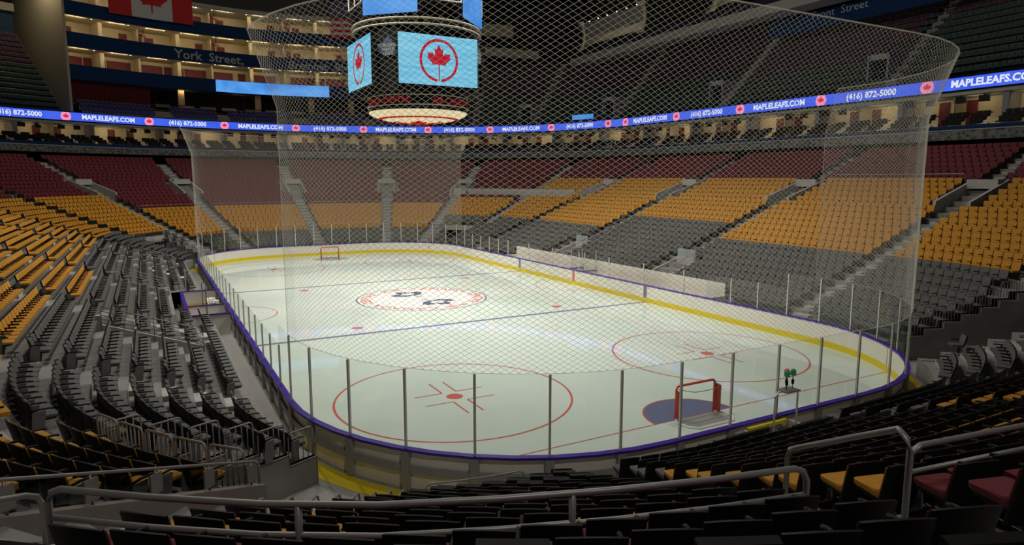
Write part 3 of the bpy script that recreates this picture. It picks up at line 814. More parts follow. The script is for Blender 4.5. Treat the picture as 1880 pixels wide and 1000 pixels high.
for i in range(0, 9):
    t = thing('step_guard_rail', f'small dark hoop rail at the end of row {i+1}, block under the camera', 'guard rail', (0,0,0), 0, 'row end hoop rails')
    a = pt('C', (-1,-1), 48.7, *[v+0.06 for v in dfront(i)])[0]; b = pt('C', (-1,-1), 48.7, *[v-0.06 for v in dfront(i+1)])[0]
    hoop(a, b, zf(i), t, 2, 0.62)
rail_thing('front_guard_rail', 'thin dark railing along the front of the near rows beside the yellow floor edge', 'railing', arc_pts('C', (-1,-1), 49.5, 61.5, *[v-0.04 for v in dfront(0)], zf(0), 2.5), 0.66, 0.02, 0, 0.9)
# kerb and glass guard rail beside the near tunnel
def guard_floor(d): return 2.54 + (d-6.2)*0.384
KA = 42.3
def kp(d): p = pt('C', (-1,-1), KA, d, d)[0]; return p
mb = MB(); n_ = pt('C', (-1,-1), KA, 0, 0)[1]; tv = Vector((-n_.y, n_.x))*0.09
P = [(kp(d), 3.0 + (d-6.2)*0.365) for d in (6.15, 7.2, 8.3, 9.4, 10.6, 11.6)]
V = []
for p, z in P: V += [(p.x+tv.x,p.y+tv.y,z), (p.x-tv.x,p.y-tv.y,z), (p.x-tv.x,p.y-tv.y,z-1.25), (p.x+tv.x,p.y+tv.y,z-1.25)]
mb.add(V, [(4*i+k, 4*i+(k+1)%4, 4*i+4+(k+1)%4, 4*i+4+k) for i in range(len(P)-1) for k in range(4)] + [(0,1,2,3), (len(V)-1,len(V)-2,len(V)-3,len(V)-4)])
struct(mb, 'wall_kerb', mat('warm_concrete', (0.30,0.26,0.235), 0.85, noise=0.12, scale=2), 'sloping concrete kerb wall beside the tunnel')
g = thing('glass_guard_rail', 'glass guardrail with flat grey plates on the sloping kerb before yellow seats', 'railing')
GZ = lambda d: 3.0 + (d-6.2)*0.365
MB().tube([(*kp(6.2), GZ(6.2)+0.02), (*kp(6.2), GZ(6.2)+0.36), (*kp(6.24), GZ(6.24)+0.41)] + [(*kp(d), GZ(d)+0.44) for d in (6.35, 8, 9.5, 11.5)], 0.024, 8).build('top_rail', M_STEEL, g, True)
for d in (6.4, 7.35, 8.35, 9.35, 10.4, 11.4):
    p = kp(d); M = Matrix.Translation((p.x, p.y, GZ(d))) @ Matrix.Rotation(math.atan2(n_.y, n_.x), 4, 'Z')
    pl = MB().box((-0.10,-0.02,0.06),(0.10,0.02,0.36), 0, M).build('post_plate', mat('plate_grey', (0.27,0.25,0.24), 0.6), g)
    MB().tube([(p.x,p.y,GZ(d)+0.0),(p.x,p.y,GZ(d)+0.43)], 0.02, 6).build('rail_post', M_STEEL, g, True)
V = []
for d in (6.3, 11.5): p = kp(d); V += [(p.x,p.y,GZ(d)+0.05), (p.x,p.y,GZ(d)+0.37)]
MB().add(V + [(x+tv.x*0.08, y+tv.y*0.08, z) for x, y, z in V], [(0,2,3,1),(4,5,7,6),(0,1,5,4),(2,6,7,3),(1,3,7,5),(0,4,6,2)]).build('glass_panel', M_GLASSD, g)

# step rails with four bars on the penalty side (short aisles through the first rows)
def bar_rail(y, i0, i1, label):
    t = thing('bar_rail', label, 'railing', (0,0,0), 0, 'five-bar rails beside short aisles')
    xa = -(12.954 + dfront(i0)[0] + 0.1); xb = -(12.954 + dfront(i1)[0] + 0.1)
    za, zb = zf(i0) , zf(i1)
    for k, h in enumerate((0.98, 0.80, 0.64, 0.48, 0.32)):
        MB().tube([(xa,y,za+h-0.25 if k == 0 else za+h-0.1),(xa-0.12,y,za+h)] + [(lerp(xa,xb,q),y,lerp(za,zb,q)+h) for q in (0.15,0.5,1.0)], 0.016 if k else 0.022, 6).build('bar', M_STEEL, t, True)
    for q in (0.0, 0.5, 1.0):
        MB().tube([(lerp(xa,xb,q),y,lerp(za,zb,q)-0.02),(lerp(xa,xb,q),y,lerp(za,zb,q)+(0.98 if q else 0.75))], 0.02, 6).build('rail_post', M_STEEL, t, True)
    MB().prism([(xa,y+0.07),(xa,y+0.19),(xb,y+0.19),(xb,y+0.07)], 0, 1).build('tmp', M_CONCL, t)
    o = [c for c in t.children if c.name.startswith('tmp')][0]; o.name = 'kerb_wall'
    for v in o.data.vertices:
        q = (v.co.x - xa)/(xb-xa); v.co.z = lerp(za, zb, q) + (0.24 if v.co.z > 0.5 else -0.25)
    MB().box((xb-0.20,y+0.02,zb-0.2),(xb-0.02,y+0.26,zb+0.62)).build('end_block', M_CONCL, t)
bar_rail(-13.6, 1, 5, 'five-bar rail on a pale kerb among dark seats, nearest the camera')
bar_rail(0.4, 2, 5, 'five-bar rail on a pale kerb among dark seats, behind the penalty box')
bar_rail(16.4, 1, 5, 'five-bar rail on a pale kerb among dark seats, furthest from the camera')

# stair corridors behind the benches
for y, lb in ((-6.85, 'nearer stair behind the benches'), (6.85, 'further stair behind the benches')):
    x0 = 12.954 + dfront(1)[0]; x1 = 12.954 + dfront(5)[0]
    for s in (-1, 1):
        mb = MB()
        prof = [(x0, 1.10+0.05), (x1, zf(4)+0.25)]
        yy = y + s*1.05
        mb.add([(x0,yy-0.08,0.0),(x1,yy-0.08,0.0),(x1,yy-0.08,zf(4)+0.35),(x0,yy-0.08,1.25),(x0,yy+0.08,0.0),(x1,yy+0.08,0.0),(x1,yy+0.08,zf(4)+0.35),(x0,yy+0.08,1.25)],
               [(0,1,2,3),(7,6,5,4),(0,4,5,1),(1,5,6,2),(2,6,7,3),(3,7,4,0)])
        struct(mb, 'wall_stair', M_CONCL, 'low concrete wall of the ' + lb)
    struct(MB().box((x1-0.12, y-0.97, 0.3), (x1+0.02, y+0.97, zf(5)+0.15)), 'wall_stair_end', M_CONCL, 'pale end wall of the ' + lb)
    t = thing('stair_screen', 'pale glass screen above the ' + lb, 'screen', (0,0,0), 0, 'glass screens above the bench stairs')
    for s in (-1, 1):
        ya, yb = sorted((y, y + s*0.95))
        MB().box((x1-0.06, ya+0.02, zf(5)+0.15), (x1-0.03, yb-0.02, zf(5)+0.75)).build('screen_pane', mat('frosted_pane', (0.36,0.42,0.42), 0.3), t)
    MB().tube([(x0+0.5,y-0.9,1.7),(x1-0.2,y-0.9,zf(4)+0.9),(x1-0.2,y-0.9,zf(4)+0.1)], 0.02, 6).build('stair_rail', M_STEEL, t, True)
    mb = MB()
    for k in range(6): mb.box((lerp(x0,x1,k/6), y-0.97, 0.0), (lerp(x0,x1,(k+1)/6), y+0.97, 0.25+0.30*k))
    struct(mb, 'stair_floor', M_CONC, 'concrete steps of the ' + lb)

# ------------------------------------------------------------------ benches and penalty box
bw = thing('bench_wall', 'long white wall behind the player benches', 'wall panel')
MB().box((14.56,-14.45,0.0),(14.66,12.3,1.93)).build('white_panel', M_WHITE, bw)
for y in (-14.40, 12.25): MB().box((13.2, y-0.04, 0.0),(14.56, y+0.04, 1.15)).build('end_panel', M_WHITE, bw)
for y in (-0.95, 0.95):
    t = thing('bench_divider', 'violet-capped divider between the player benches, ' + ('nearer one' if y < 0 else 'further one'), 'divider', (0,0,0), 0, 'dividers between the benches')
    MB().box((13.14,y-0.03,0.0),(14.52,y+0.03,1.13)).build('divider_panel', M_WHITE, t)
    MB().box((13.14,y-0.06,1.13),(14.52,y+0.06,1.19)).build('cap_rail', M_CAP, t)
    for x in (13.35, 14.45): MB().box((x-0.025,y-0.025,1.19),(x+0.025,y+0.025,2.66)).build('glass_post', M_POST, t)
    MB().box((13.38,y-0.006,1.19),(14.42,y+0.006,2.6)).build('glass_pane', M_GLASS, t)
for y0, y1, lb in ((-13.9, -1.2, 'nearer'), (1.2, 11.9, 'further')):
    t = thing('players_bench', f'long pale bench behind the boards, {lb} half', 'bench', (0,0,0), 0, 'player benches')
    MB().box((14.0,y0,0.42),(14.4,y1,0.47)).build('bench_seat', M_WHT, t)
    for k in range(5): yy = lerp(y0+0.2, y1-0.2, k/4); MB().box((14.1,yy-0.04,0.0),(14.3,yy+0.04,0.42)).build('bench_leg', M_STEEL, t)
pb = thing('penalty_box', 'white penalty box with violet caps and yellow kickplate beside the boards', 'penalty box')
X0, X1 = -15.2, -13.17
MB().box((X0-0.06,-5.26,0.0),(X0,3.66,1.12)).build('back_panel', M_WHITE, pb)
MB().box((X0-0.09,-5.3,1.12),(X0+0.10,3.7,1.19)).build('back_cap', M_CAP, pb)
for y, nm in ((3.6,'end'), (-5.2,'end'), (-2.2,'middle')):
    MB().box((X0+0.01,y-0.04,0.0),(X1,y+0.04,1.12)).build(nm + '_panel', M_WHITE, pb)
    MB().box((X0+0.11,y-0.07,1.12),(X1,y+0.07,1.18)).build(nm + '_cap', M_CAP, pb)
MB().box((X0+0.012,3.535,0.0),(X1,3.555,0.32)).build('kick_strip', M_KICK, pb)
for x, y, h in ((-14.9,3.6,2.66), (-14.3,-5.2,2.66), (-14.3,-2.2,2.5)):
    MB().box((x-0.03,y-0.03,1.19),(x+0.03,y+0.03,h)).build('glass_post', M_POST if y > 0 else M_STEEL, pb)
def table(label, lo, hi):
    t = thing('scorer_table', label, 'table', (0,0,0), 0, 'scorer tables')
    MB().box((lo[0],lo[1],0.74),(hi[0],hi[1],0.79)).build('table_top', M_WHT, t)
    for x in (lo[0]+0.08, hi[0]-0.08):
        for y in (lo[1]+0.06, hi[1]-0.06): MB().box((x-0.025,y-0.025,0),(x+0.025,y+0.025,0.74)).build('leg', M_STEEL, t)
table('white scorer table running along the boards in the penalty box', (-13.85, 0.3, 0), (-13.3, 2.7, 0))
table('white table across the near part of the penalty box', (-14.3, -1.5, 0), (-13.3, -0.6, 0))
cr = thing('white_crate', 'white slotted crate on the table in the penalty box', 'crate', (-13.62, -0.95, 0.79))
for z in (0.0, 0.17, 0.34): MB().box((-0.27,-0.22,z),(0.27,0.22,z+0.05)).build('shelf', M_WHT, cr)
for x in (-0.26, -0.09, 0.09, 0.26):
    for y in (-0.21, 0.21): MB().box((x-0.015,y-0.015,0.05),(x+0.015,y+0.015,0.34)).build('upright', M_WHT, cr)
lp = thing('laptop', 'dark laptop open on the scorer table', 'laptop', (-13.55, 1.5, 0.79), R(90))
MB().box((-0.19,-0.14,0.0),(0.19,0.13,0.02)).build('keyboard_base', M_DARK, lp)
slab(MB(), (-0.19,-0.008,0.0), (0.19,0.008,0.26), R(-20), (0,0.14,0.02), 0).build('screen', M_DKG, lp)

# goal judge's booth with lamps behind the near boards
gb = thing('goal_judge_booth', 'beige booth behind the near boards at the goal', 'booth')
for lo, hi in (((-1.75,-31.85,0),(-1.67,-30.75,1.06)), ((0.18,-31.85,0),(0.26,-30.75,1.06)), ((-1.67,-31.85,0),(0.18,-31.77,1.06))):
    MB().box(lo, hi).build('booth_panel', mat('booth_beige', (0.50,0.47,0.40), 0.6), gb)
MB().box((-1.55,-30.80,1.0),(0.10,-30.70,1.10)).build('yellow_edge', M_KICK, gb)
MB().box((-1.66,-31.3,0.55),(0.17,-30.9,0.60)).build('booth_shelf', M_WHT, gb)
fr = thing('goal_light_frame', 'tube arch behind the boards carrying green and red goal lamps', 'goal lights')
MB().tube([(-1.0,-31.2,0.61),(-1.0,-31.2,2.05),(-0.97,-31.2,2.15),(-0.86,-31.2,2.22),(-0.15,-31.2,2.22),(-0.05,-31.2,2.16),(-0.02,-31.2,2.05),(-0.02,-31.2,0.61)], 0.03, 8).build('arch_tube', M_POST, fr, True)
MB().box((-0.78,-31.42,2.22),(-0.18,-31.02,2.26)).build('lamp_shelf', M_STEEL, fr)
for x, y, m in ((-0.60,-31.25,M_GLAMP), (-0.45,-31.12,M_RLAMP), (-0.30,-31.22,M_GLAMP)):
    st = MB().lathe([(0.012,0),(0.012,0.13),(0.04,0.15),(0.045,0.26),(0.012,0.29),(0.012,0.40)], 10, 0, (x,y,2.26)).build('lamp_stem', M_DARK, fr)
    lm = MB().lathe([(0.06,0.40),(0.085,0.42),(0.085,0.52),(0.06,0.58),(0.02,0.60)], 12, 0, (x,y,2.26)).build('lamp_head', m, fr, True)

# ------------------------------------------------------------------ ribbon loop of the upper arena
HALF = [(0,64.4),(4.3,64.2),(14.3,62),(23.7,58.05),(32.2,52.7),(38.4,44.2),(41.7,34.2),(42.3,28),(42.7,15),(43.2,0)]
def crom(P, n=10):
    P = [Vector(p) for p in P]; out = []
    for i in range(len(P)-1):
        p0 = P[i-1] if i else Vector((-P[1].x, P[1].y)); p1, p2 = P[i], P[i+1]
        p3 = P[i+2] if i+2 < len(P) else Vector((P[-2].x, -P[-2].y))
        for k in range(n):
            t = k/n
            out.append(0.5*((2*p1) + (-p0+p2)*t + (2*p0-5*p1+4*p2-p3)*t*t + (-p0+3*p1-3*p2+p3)*t**3))
    out.append(P[-1]); return out
q_ = crom(HALF)
RIB = q_ + [Vector((p.x,-p.y)) for p in q_[::-1]][1:] + [Vector((-p.x,-p.y)) for p in q_][1:] + [Vector((-p.x,p.y)) for p in q_[::-1]][1:-1]
NR = len(RIB); RN = []
for i in range(NR):
    t = (RIB[(i+1) % NR] - RIB[i-1]).normalized(); RN.append(Vector((-t.y, t.x)))
RA = [0.0]
for i in range(NR): RA.append(RA[-1] + (RIB[(i+1) % NR] - RIB[i]).length)
RT = RA[-1]
def rib(s):
    s %= RT; lo, hi = 0, NR
    while hi - lo > 1:
        m = (lo+hi)//2
        if RA[m] <= s: lo = m
        else: hi = m
    t = (s - RA[lo]) / max(1e-6, RA[lo+1]-RA[lo])
    return RIB[lo].lerp(RIB[(lo+1) % NR], t), RN[lo].lerp(RN[(lo+1) % NR], t).normalized()
def rib_s(x, y):
    v = Vector((x,y)); i = min(range(NR), key=lambda j: (RIB[j]-v).length); best = (9e9, 0)
    for k in range(-20, 21):
        s = RA[i] + k*0.12; d = (rib(s)[0]-v).length
        if d < best[0]: best = (d, s)
    return best[1] % RT
def rib_span(s0, s1, step=1.5):
    n = max(1, int(abs(s1-s0)/step)); return [rib(lerp(s0, s1, k/n)) for k in range(n+1)]
def ribM(s):
    p, n = rib(s); return Matrix.Translation((p.x,p.y,0)) @ Matrix.Rotation(math.atan2(n.y,n.x), 4, 'Z')
S_R = rib_s(43.0, -34.0)                       # the ribbon's visible span: along the bench side, round the end, to the penalty side
S_L = rib_s(-36.0, 47.5) - RT
SPAN = (S_L, S_R)
vis = rib_span(S_L, S_R, 1.2)
rb = thing('led_ribbon', 'blue LED ribbon board with white lettering running round the upper bowl', 'ribbon board')
MB().sweep(vis, [(0.0,15.68),(0.0,16.68),(0.25,16.68),(0.25,15.68)]).build('led_strip', M_LED, rb)
MB().sweep(vis, [(-0.03,16.68),(-0.03,16.80),(0.3,16.80),(0.3,16.68)]).build('top_frame', M_DARK, rb)
MB().sweep(vis, [(-0.03,15.54),(-0.03,15.68),(0.3,15.68),(0.3,15.54)]).build('bottom_frame', M_DARK, rb)
def on_rib(s, vs, z, e=-0.02):
    """lettering (x right as seen from inside, y up) wrapped on the ribbon about arclength s"""
    out = []
    for x, y in [(v[0], v[1]) for v in vs]:
        p, n = rib(s + x); out.append((p.x + n.x*e, p.y + n.y*e, z + y))
    return out
ICON = [(121,(-24.9,57.3)),(276,(-15.6,61.3)),(412,(-5.9,63.9)),(543,(4.3,64.2)),(667,(14.26,61.96)),(786,(23.7,58.05)),(900,(32.2,52.7)),(1012,(38.4,44.2)),
        (1117,(41.7,34.2)),(1148,(42.1,30.9)),(1242,(42.4,21.1)),(1361,(42.75,11.1)),(1509,(43.2,0.97)),(1707,(43.1,-9.5)),(1990,(42.7,-20.0))]
icS = [rib_s(*xy) for _, xy in ICON]
icS = [s - RT if s > S_R + 30 else s for s in icS]
icS = [icS[0] - 10.3] + icS
tA = text2d('MAPLELEAFS.COM', 0.80, 0.030); tB = text2d('(416) 872-5000', 0.80, 0.026)
LP = leaf_poly(-0.75)
for j, s in enumerate(icS):
    v, f = ring_poly2(0.0, 0.60, n=24); MB().add(on_rib(s, v, 16.18, -0.015), [tuple(q[::-1]) for q in f]).build('icon_disc', M_LEDP, rb)
    v = [(0.40*x, 0.40*y) for x, y in LP]; MB().add(on_rib(s, v, 16.16, -0.03), [tuple(range(len(v)))]).build('icon_leaf', M_LEDR, rb)
    if j+1 < len(icS) and icS[j+1]-s > 6:
        T = tB if j % 2 == 0 else tA
        k = j if j < 9 else j+1
        T = (tB, tA)[k % 2]
        MB().add(on_rib((s+icS[j+1])/2, T[0], 16.17, -0.03), T[1]).build('led_lettering', M_LEDW, rb)

# ------------------------------------------------------------------ crowd mural strip and suites
def rimpath(off=0.0):
    return [(p, n) for p, n, k in loop_path(27.0+off, 25.5+off, 1.5, 2.5)]
full = rimpath()
keep = [q for q in full if proj((q[0].x, q[0].y, 12)) is not None]
def contiguous(path):
    f = [proj((p.x,p.y,12)) is not None and -260 < proj((p.x,p.y,12))[0] < 2200 and (p - Vector((CAM.x,CAM.y))).length > 25 for p, n in path]
    i = next(i for i in range(len(f)) if f[i] and not f[i-1]); out = []
    while f[i % len(f)]: out.append(path[i % len(f)]); i += 1
    return out
strip = contiguous(full)
struct(MB().sweep(strip, [(0.0,11.45),(0.0,12.2),(0.25,12.2),(0.25,11.45)]), 'wall_mural', M_MURAL, 'grey crowd picture strip above the red seats')
struct(MB().sweep(strip, [(-0.05,12.2),(-0.05,12.27),(0.4,12.27),(0.4,12.2)]), 'trim_mural', M_LEDGE, 'pale ledge above the crowd strip')
struct(MB().sweep(contiguous(rimpath(-0.4)), [(0.0,9.9),(0.0,10.4),(0.2,10.4),(0.2,9.9)]), 'wall_bowl_back', M_DARK, 'dark wall behind the top row')
struct(MB().sweep(contiguous(rimpath(0.45)), [(0.0,12.2),(0.0,12.62),(0.08,12.62),(0.08,12.2)]), 'trim_suite_front', M_NAVY, 'navy front edge of the suites')
# suite floor and rear wall and soffit
rimS = [(p, n) for p, n in vis]
def inner_of(p, n):
    # distance from the ribbon inward to the mural line along -n
    for k in range(4, 140):
        q = p - n*(k*0.1)
        ax, ay = abs(q.x), abs(q.y)
        if ax > CX and ay > CY:
            a = math.degrees(math.atan2(ay-CY, ax-CX)); d = math.hypot(ax-CX, ay-CY) - R0; lim = lerp(27.0, 25.5, a/90)
        elif ay - CY > ax - CX: d = ay - 30.48; lim = 25.5
        else: d = ax - 12.954; lim = 27.0
        if d <= lim + 0.5: return k*0.1
    return 14.0
mb = MB(); V = []
for p, n in vis:
    w = inner_of(p, n); a = p - n*w; b = p + n*2.3
    V += [(a.x,a.y,12.25), (b.x,b.y,12.9), (b.x,b.y,12.6), (a.x,a.y,11.9)]
mb.add(V, [(4*i+k, 4*i+(k+1)%4, 4*i+4+(k+1)%4, 4*i+4+k) for i in range(len(vis)-1) for k in range(4)])
struct(mb, 'floor_suite', M_CONCL, 'sloping suite floor above the crowd strip')
struct(MB().sweep(vis, [(2.0,12.6),(2.0,15.25),(2.2,15.25),(2.2,12.6)]), 'wall_suite', M_CREAM, 'warm cream rear wall of the suites')
struct(MB().sweep(vis, [(0.05,15.25),(0.05,15.54),(2.3,15.45),(2.3,15.12)]), 'ceiling_suite', M_LEDGE, 'pale soffit below the ribbon board')
# suite units
su_s = []; s = S_L + 1.0
while s < S_R - 4: su_s.append(s); s += 4.3
seat_block = MB()
SUSEAT = MB().box((-0.24,-0.22,0.36),(0.24,0.24,0.46)).box((-0.24,-0.30,0.46),(0.24,-0.20,0.86)).mesh('suite_seat', [M_BLACK])
def strip_n(s):
    p, n = rib(s); w = inner_of(p, n); return p, n, w
SUS = []
for j, s in enumerate(su_s):
    p, n, w = strip_n(s)
    if proj((p.x,p.y,14)) is None: continue
    ang = math.atan2(n.y, n.x); M = Matrix.Translation((p.x,p.y,0)) @ Matrix.Rotation(ang, 4, 'Z')   # local x outwards, local -y = right as seen from inside
    thick = j % 2 == 0
    side = 'ice bench side' if p.x > 36 else ('distant end' if p.x > -18 else 'penalty side')
    who = f'suite {j+1} counted from the penalty side'
    struct(MB().box((0.2 if thick else 0.8, -0.22 if thick else -0.07, 12.65), (2.0, 0.22 if thick else 0.07, 15.3), 0, M), 'wall_partition', M_PART if thick else M_CREAM, 'partition between suites')
    d = thing('suite_door', f'maroon door on the cream wall of {who}', 'door', (0,0,0), 0, 'suite doors')
    o = -2.9 if thick else -0.9
    MB().box((1.86, -0.42, 12.82), (1.94, 0.42, 14.95), 0, ribM(s-o)).build('door_leaf', M_MAROON, d)
    b = thing('bar_table', f'thin black drink rail on a post, {who}', 'table', (0,0,0), 0, 'suite drink rails')
    MB().box((-0.25, -3.6, 13.62), (0.05, -1.9, 13.70), 0, M).build('table_top', M_BLACK, b)
    for yy in (-2.1,): MB().box((-0.13, yy-0.03, 12.6), (-0.07, yy+0.03, 13.62), 0, M).build('table_post', M_BLACK, b)
    if j % 3 != 1:
        for q, yy in enumerate((-0.8, -2.6)):
            tv_ = thing('hanging_monitor', f'small black monitor hung from the soffit, {"first" if q == 0 else "second"} of {who}', 'monitor', (0,0,0), 0, 'suite monitors')
            MB().box((0.30, yy-0.36, 14.62), (0.62, yy+0.36, 15.12), 0, M).build('screen_box', M_BLACK, tv_)
            MB().box((0.43, yy-0.03, 15.12), (0.49, yy+0.03, 15.35), 0, M).build('hanger', M_BLACK, tv_)
    bx = tag(MB().box((-w+1.0, -3.98, 12.36), (-w+1.4, -3.5, 12.78), 0, M).build('white_bin', M_WHT), f'small white box at the front of {who}', 'box', 'suite front boxes')
    # seat rows
    nrow = 3; span = w - 0.9
    for r in range(nrow):
        xx = -w + 1.0 + min(0.85, span/3.2)*r; zz = lerp(12.25, 12.9, (xx + w)/(w+2.3)) + 0.22*r
        cols = ((-0.5,-1.05,-1.6) if r == 2 else (-0.5,-1.05,-1.6,-2.9,-3.45))
        cols = (-0.55,-1.1,-1.65,-2.75,-3.3)
        for q, yy in enumerate(cols):
            ML = M @ Matrix.Translation((xx, yy, zz)) @ Matrix.Rotation(PI/2, 4, 'Z')
            pr = proj(ML.translation)
            if pr and -5 < pr[0] < 1885: SUS.append((pr[2], ML, f'black suite seat, {ORD(q+1)} in row {r+1} of {who}'))
SUS.sort(key=lambda q: q[0]); smb = MB()
for cnt, (D, ML, lab) in enumerate(SUS):
    if cnt < 300:
        ob = bpy.data.objects.new('suite_seat', SUSEAT); COL.objects.link(ob); ob.matrix_world = ML
        tag(ob, lab, 'seat', 'black suite seats')
    else:
        for lo, hi in (((-0.24,-0.22,0.36),(0.24,0.24,0.46)), ((-0.24,-0.30,0.46),(0.24,-0.20,0.86))): smb.box(lo, hi, 0, ML)
if smb.v: tag(smb.build('suite_seat_rows', M_BLACK), 'remaining black seats of the more distant suites', 'seats', None, 'stuff')
cnt = len(SUS)
print('suite seats', cnt)

# ------------------------------------------------------------------ upper deck
DE0, DTR, DZ0, DRI, DN = 1.2, 0.80, 17.0, 0.74, 15
def deck(s0, s1, nrows, nm, colf, aisles, label, bwall=True):
    n = max(2, int(abs(s1-s0)/1.1)); SP = [rib(lerp(s0, s1, k/n)) for k in range(n+1)]
    mb = MB()
    for r in range(nrows):
        e0, e1, z = DE0 + DTR*r, DE0 + DTR*(r+1), DZ0 + DRI*r; zl = z - DRI if r else 16.3
        for k in range(n):
            (p, a), (q, b) = SP[k], SP[k+1]
            c = [p+a*e0, q+b*e0, q+b*e1, p+a*e1]
            mb.add([(c[0].x,c[0].y,z),(c[1].x,c[1].y,z),(c[2].x,c[2].y,z),(c[3].x,c[3].y,z),(c[0].x,c[0].y,zl),(c[1].x,c[1].y,zl)], [(0,1,2,3),(4,5,1,0)])
    struct(mb, 'terrace_floor', M_DKG, label)
    out = []
    L = abs(s1-s0)
    for r in range(nrows):
        e = DE0 + DTR*r + 0.52; m = int(L/0.52*(1 + e*0.006))
        for k in range(m):
            s = lerp(s0, s1, (k+0.5)/m)
            if any(abs(s-a) < 0.75 for a in aisles): continue
            if r in (1,2,3,4,5) and any(abs(s-(a-(1.7 if nm == 'R' else 1.5))) < 1.45 for a in aisles): continue
            p, nn = rib(s); q = p + nn*e
            if any((q - Vector(c)).length < 1.1 for c in ((27.5,63.5),(34.0,62.6))): continue
            out.append((Vector((p.x+nn.x*e, p.y+nn.y*e, DZ0+DRI*r)), math.atan2(-nn.y,-nn.x)-PI/2, colf(r, s), r, k))
    return out
sA = rib_s(25.0, 57.4)
deckR_a = [rib_s(42.7,-5.0), rib_s(42.7,15), rib_s(41.7,34.2), rib_s(36.5,47.5), rib_s(30,54.3)]
DS = deck(sA, S_R, DN, 'R', lambda r, s: 0 if r < (9 if s > rib_s(42.9,-4) else (4 if s > rib_s(42.6,16) else 6)) else 1, deckR_a, 'steep dark upper seating deck above the bench side ribbon')
sB = rib_s(-24.7, 57.5) - RT; sC = S_L - 2
deckL_a = [rib_s(-31.0, 53.6) - RT]
DS2 = deck(sC, sB, 14, 'L', lambda r, s: 0 if r < 8 else 1, deckL_a, 'steep upper seating deck on the penalty side corner')
# aisle ramps
def deck_aisle(s, rows, label):
    p, n = rib(s); t = Vector((-n.y, n.x)); mb = MB()
    for r in range(rows):
        for h in (0, 1):
            e = DE0 + DTR*(r + 0.5*h); z = DZ0 + DRI*(r + 0.5*h) - (DRI*0.5)
            a = p + n*e + t*0.55; b = p + n*e - t*0.55; c = p + n*(e+DTR/2) - t*0.55; d = p + n*(e+DTR/2) + t*0.55
            mb.prism([(a.x,a.y),(b.x,b.y),(c.x,c.y),(d.x,d.y)], z-0.2, z + DRI*0.5 + 0.04)
    struct(mb, 'aisle_steps_floor', M_CONC, label)
for s in deckR_a: deck_aisle(s, DN, 'concrete steps in the upper deck')
for s in deckL_a: deck_aisle(s, 14, 'concrete steps in the upper deck')
def deck_vom(s, r0, label):
    p, n = rib(s); M = Matrix.Translation((p.x,p.y,DZ0+DRI*r0)) @ Matrix.Rotation(math.atan2(n.y,n.x), 4, 'Z')
    v = tag(bpy.data.objects.new('vomitory_wall', None), label, None, None, 'structure'); COL.objects.link(v)
    e = DE0 + DTR*r0
    for y in (-1.0, 1.0): MB().box((e, y-0.1, 0), (e+3.0, y+0.1, 2.4), 0, M).build('side_wall', M_CONC, v)
    MB().box((e+0.1,-0.9,1.9),(e+3.0,0.9,2.4), 0, M).build('lintel_panel', M_LEDGE, v)
    MB().box((e+0.6,-0.9,0.0),(e+0.7,0.9,1.9), 0, M).build('opening_shade_panel', M_DARK, v)  # black sheet across the mouth in place of the passage's shade
for s in deckR_a[:4]: deck_vom(s - 1.7, 1, 'vomitory opening in the upper deck')
deck_vom(deckL_a[0] - 1.5, 1, 'vomitory opening in the penalty side upper deck')
# upper deck row rails: long thin tubes, one per row
def deck_rail(s0, s1, r, label, group):
    e = DE0 + DTR*r + 0.04; z = DZ0 + DRI*r + 0.74
    t = thing('row_rail', label, 'railing', (0,0,0), 0, group)
    P = [(rib(s)[0].x + rib(s)[1].x*e, rib(s)[0].y + rib(s)[1].y*e) for s in [lerp(s0, s1, k/14) for k in range(15)]]
    top = [(P[0][0],P[0][1],z-0.7), (P[0][0],P[0][1],z-0.08)] + [(lerp(P[0][0],P[1][0],0.05),lerp(P[0][1],P[1][1],0.05),z)] + [(x,y,z) for x,y in P[1:-1]] + [(lerp(P[-1][0],P[-2][0],0.05),lerp(P[-1][1],P[-2][1],0.05),z), (P[-1][0],P[-1][1],z-0.08), (P[-1][0],P[-1][1],z-0.7)]
    MB().tube(top, 0.022, 4).build('top_tube', M_STEEL, t)
    n = max(2, int((s1-s0)/2.1))
    for k in range(1, n):
        p, nn = rib(lerp(s0, s1, k/n)); MB().tube([(p.x+nn.x*e,p.y+nn.y*e,z-0.36),(p.x+nn.x*e,p.y+nn.y*e,z)], 0.02, 4).build('tube_post', M_STEEL, t)
spans = [(sA+0.5, deckR_a[3]-0.9), (deckR_a[3]+0.9, deckR_a[2]-0.9), (deckR_a[2]+0.9, deckR_a[1]-0.9), (deckR_a[1]+0.9, deckR_a[0]-0.9), (deckR_a[0]+0.9, S_R-0.5)]
names_ = ['beside the dark end boxes', 'in the distant bench corner', 'beyond the middle aisle', 'under the street sign', 'nearest the camera']
for b, (a0, a1) in enumerate(spans):
    if b < 3: continue
    for r in range(1, DN): deck_rail(a0, a1, r, f'thin grey rail along upper deck row {r+1}, block {names_[b]}', 'rails of the bench side upper deck')
for r in range(1, 14):
    deck_rail(deckL_a[0]+0.9, sB-0.3, r, f'thin grey rail along row {r+1} of the penalty side upper deck', 'rails of the penalty side upper deck')
UPM = [(M_GREEN, 'green', 'green_upper_seat'), (M_PURP, 'plum', 'plum_upper_seat'), (M_VIOL, 'violet', 'violet_upper_seat')]
def useat_mesh(m): 
    return MB().box((-0.23,-0.22,0.36),(0.23,0.20,0.45)).box((-0.23,-0.29,0.40),(0.23,-0.22,0.84))
USM = [useat_mesh(m).mesh(nm, [m]) for m, c, nm in UPM]
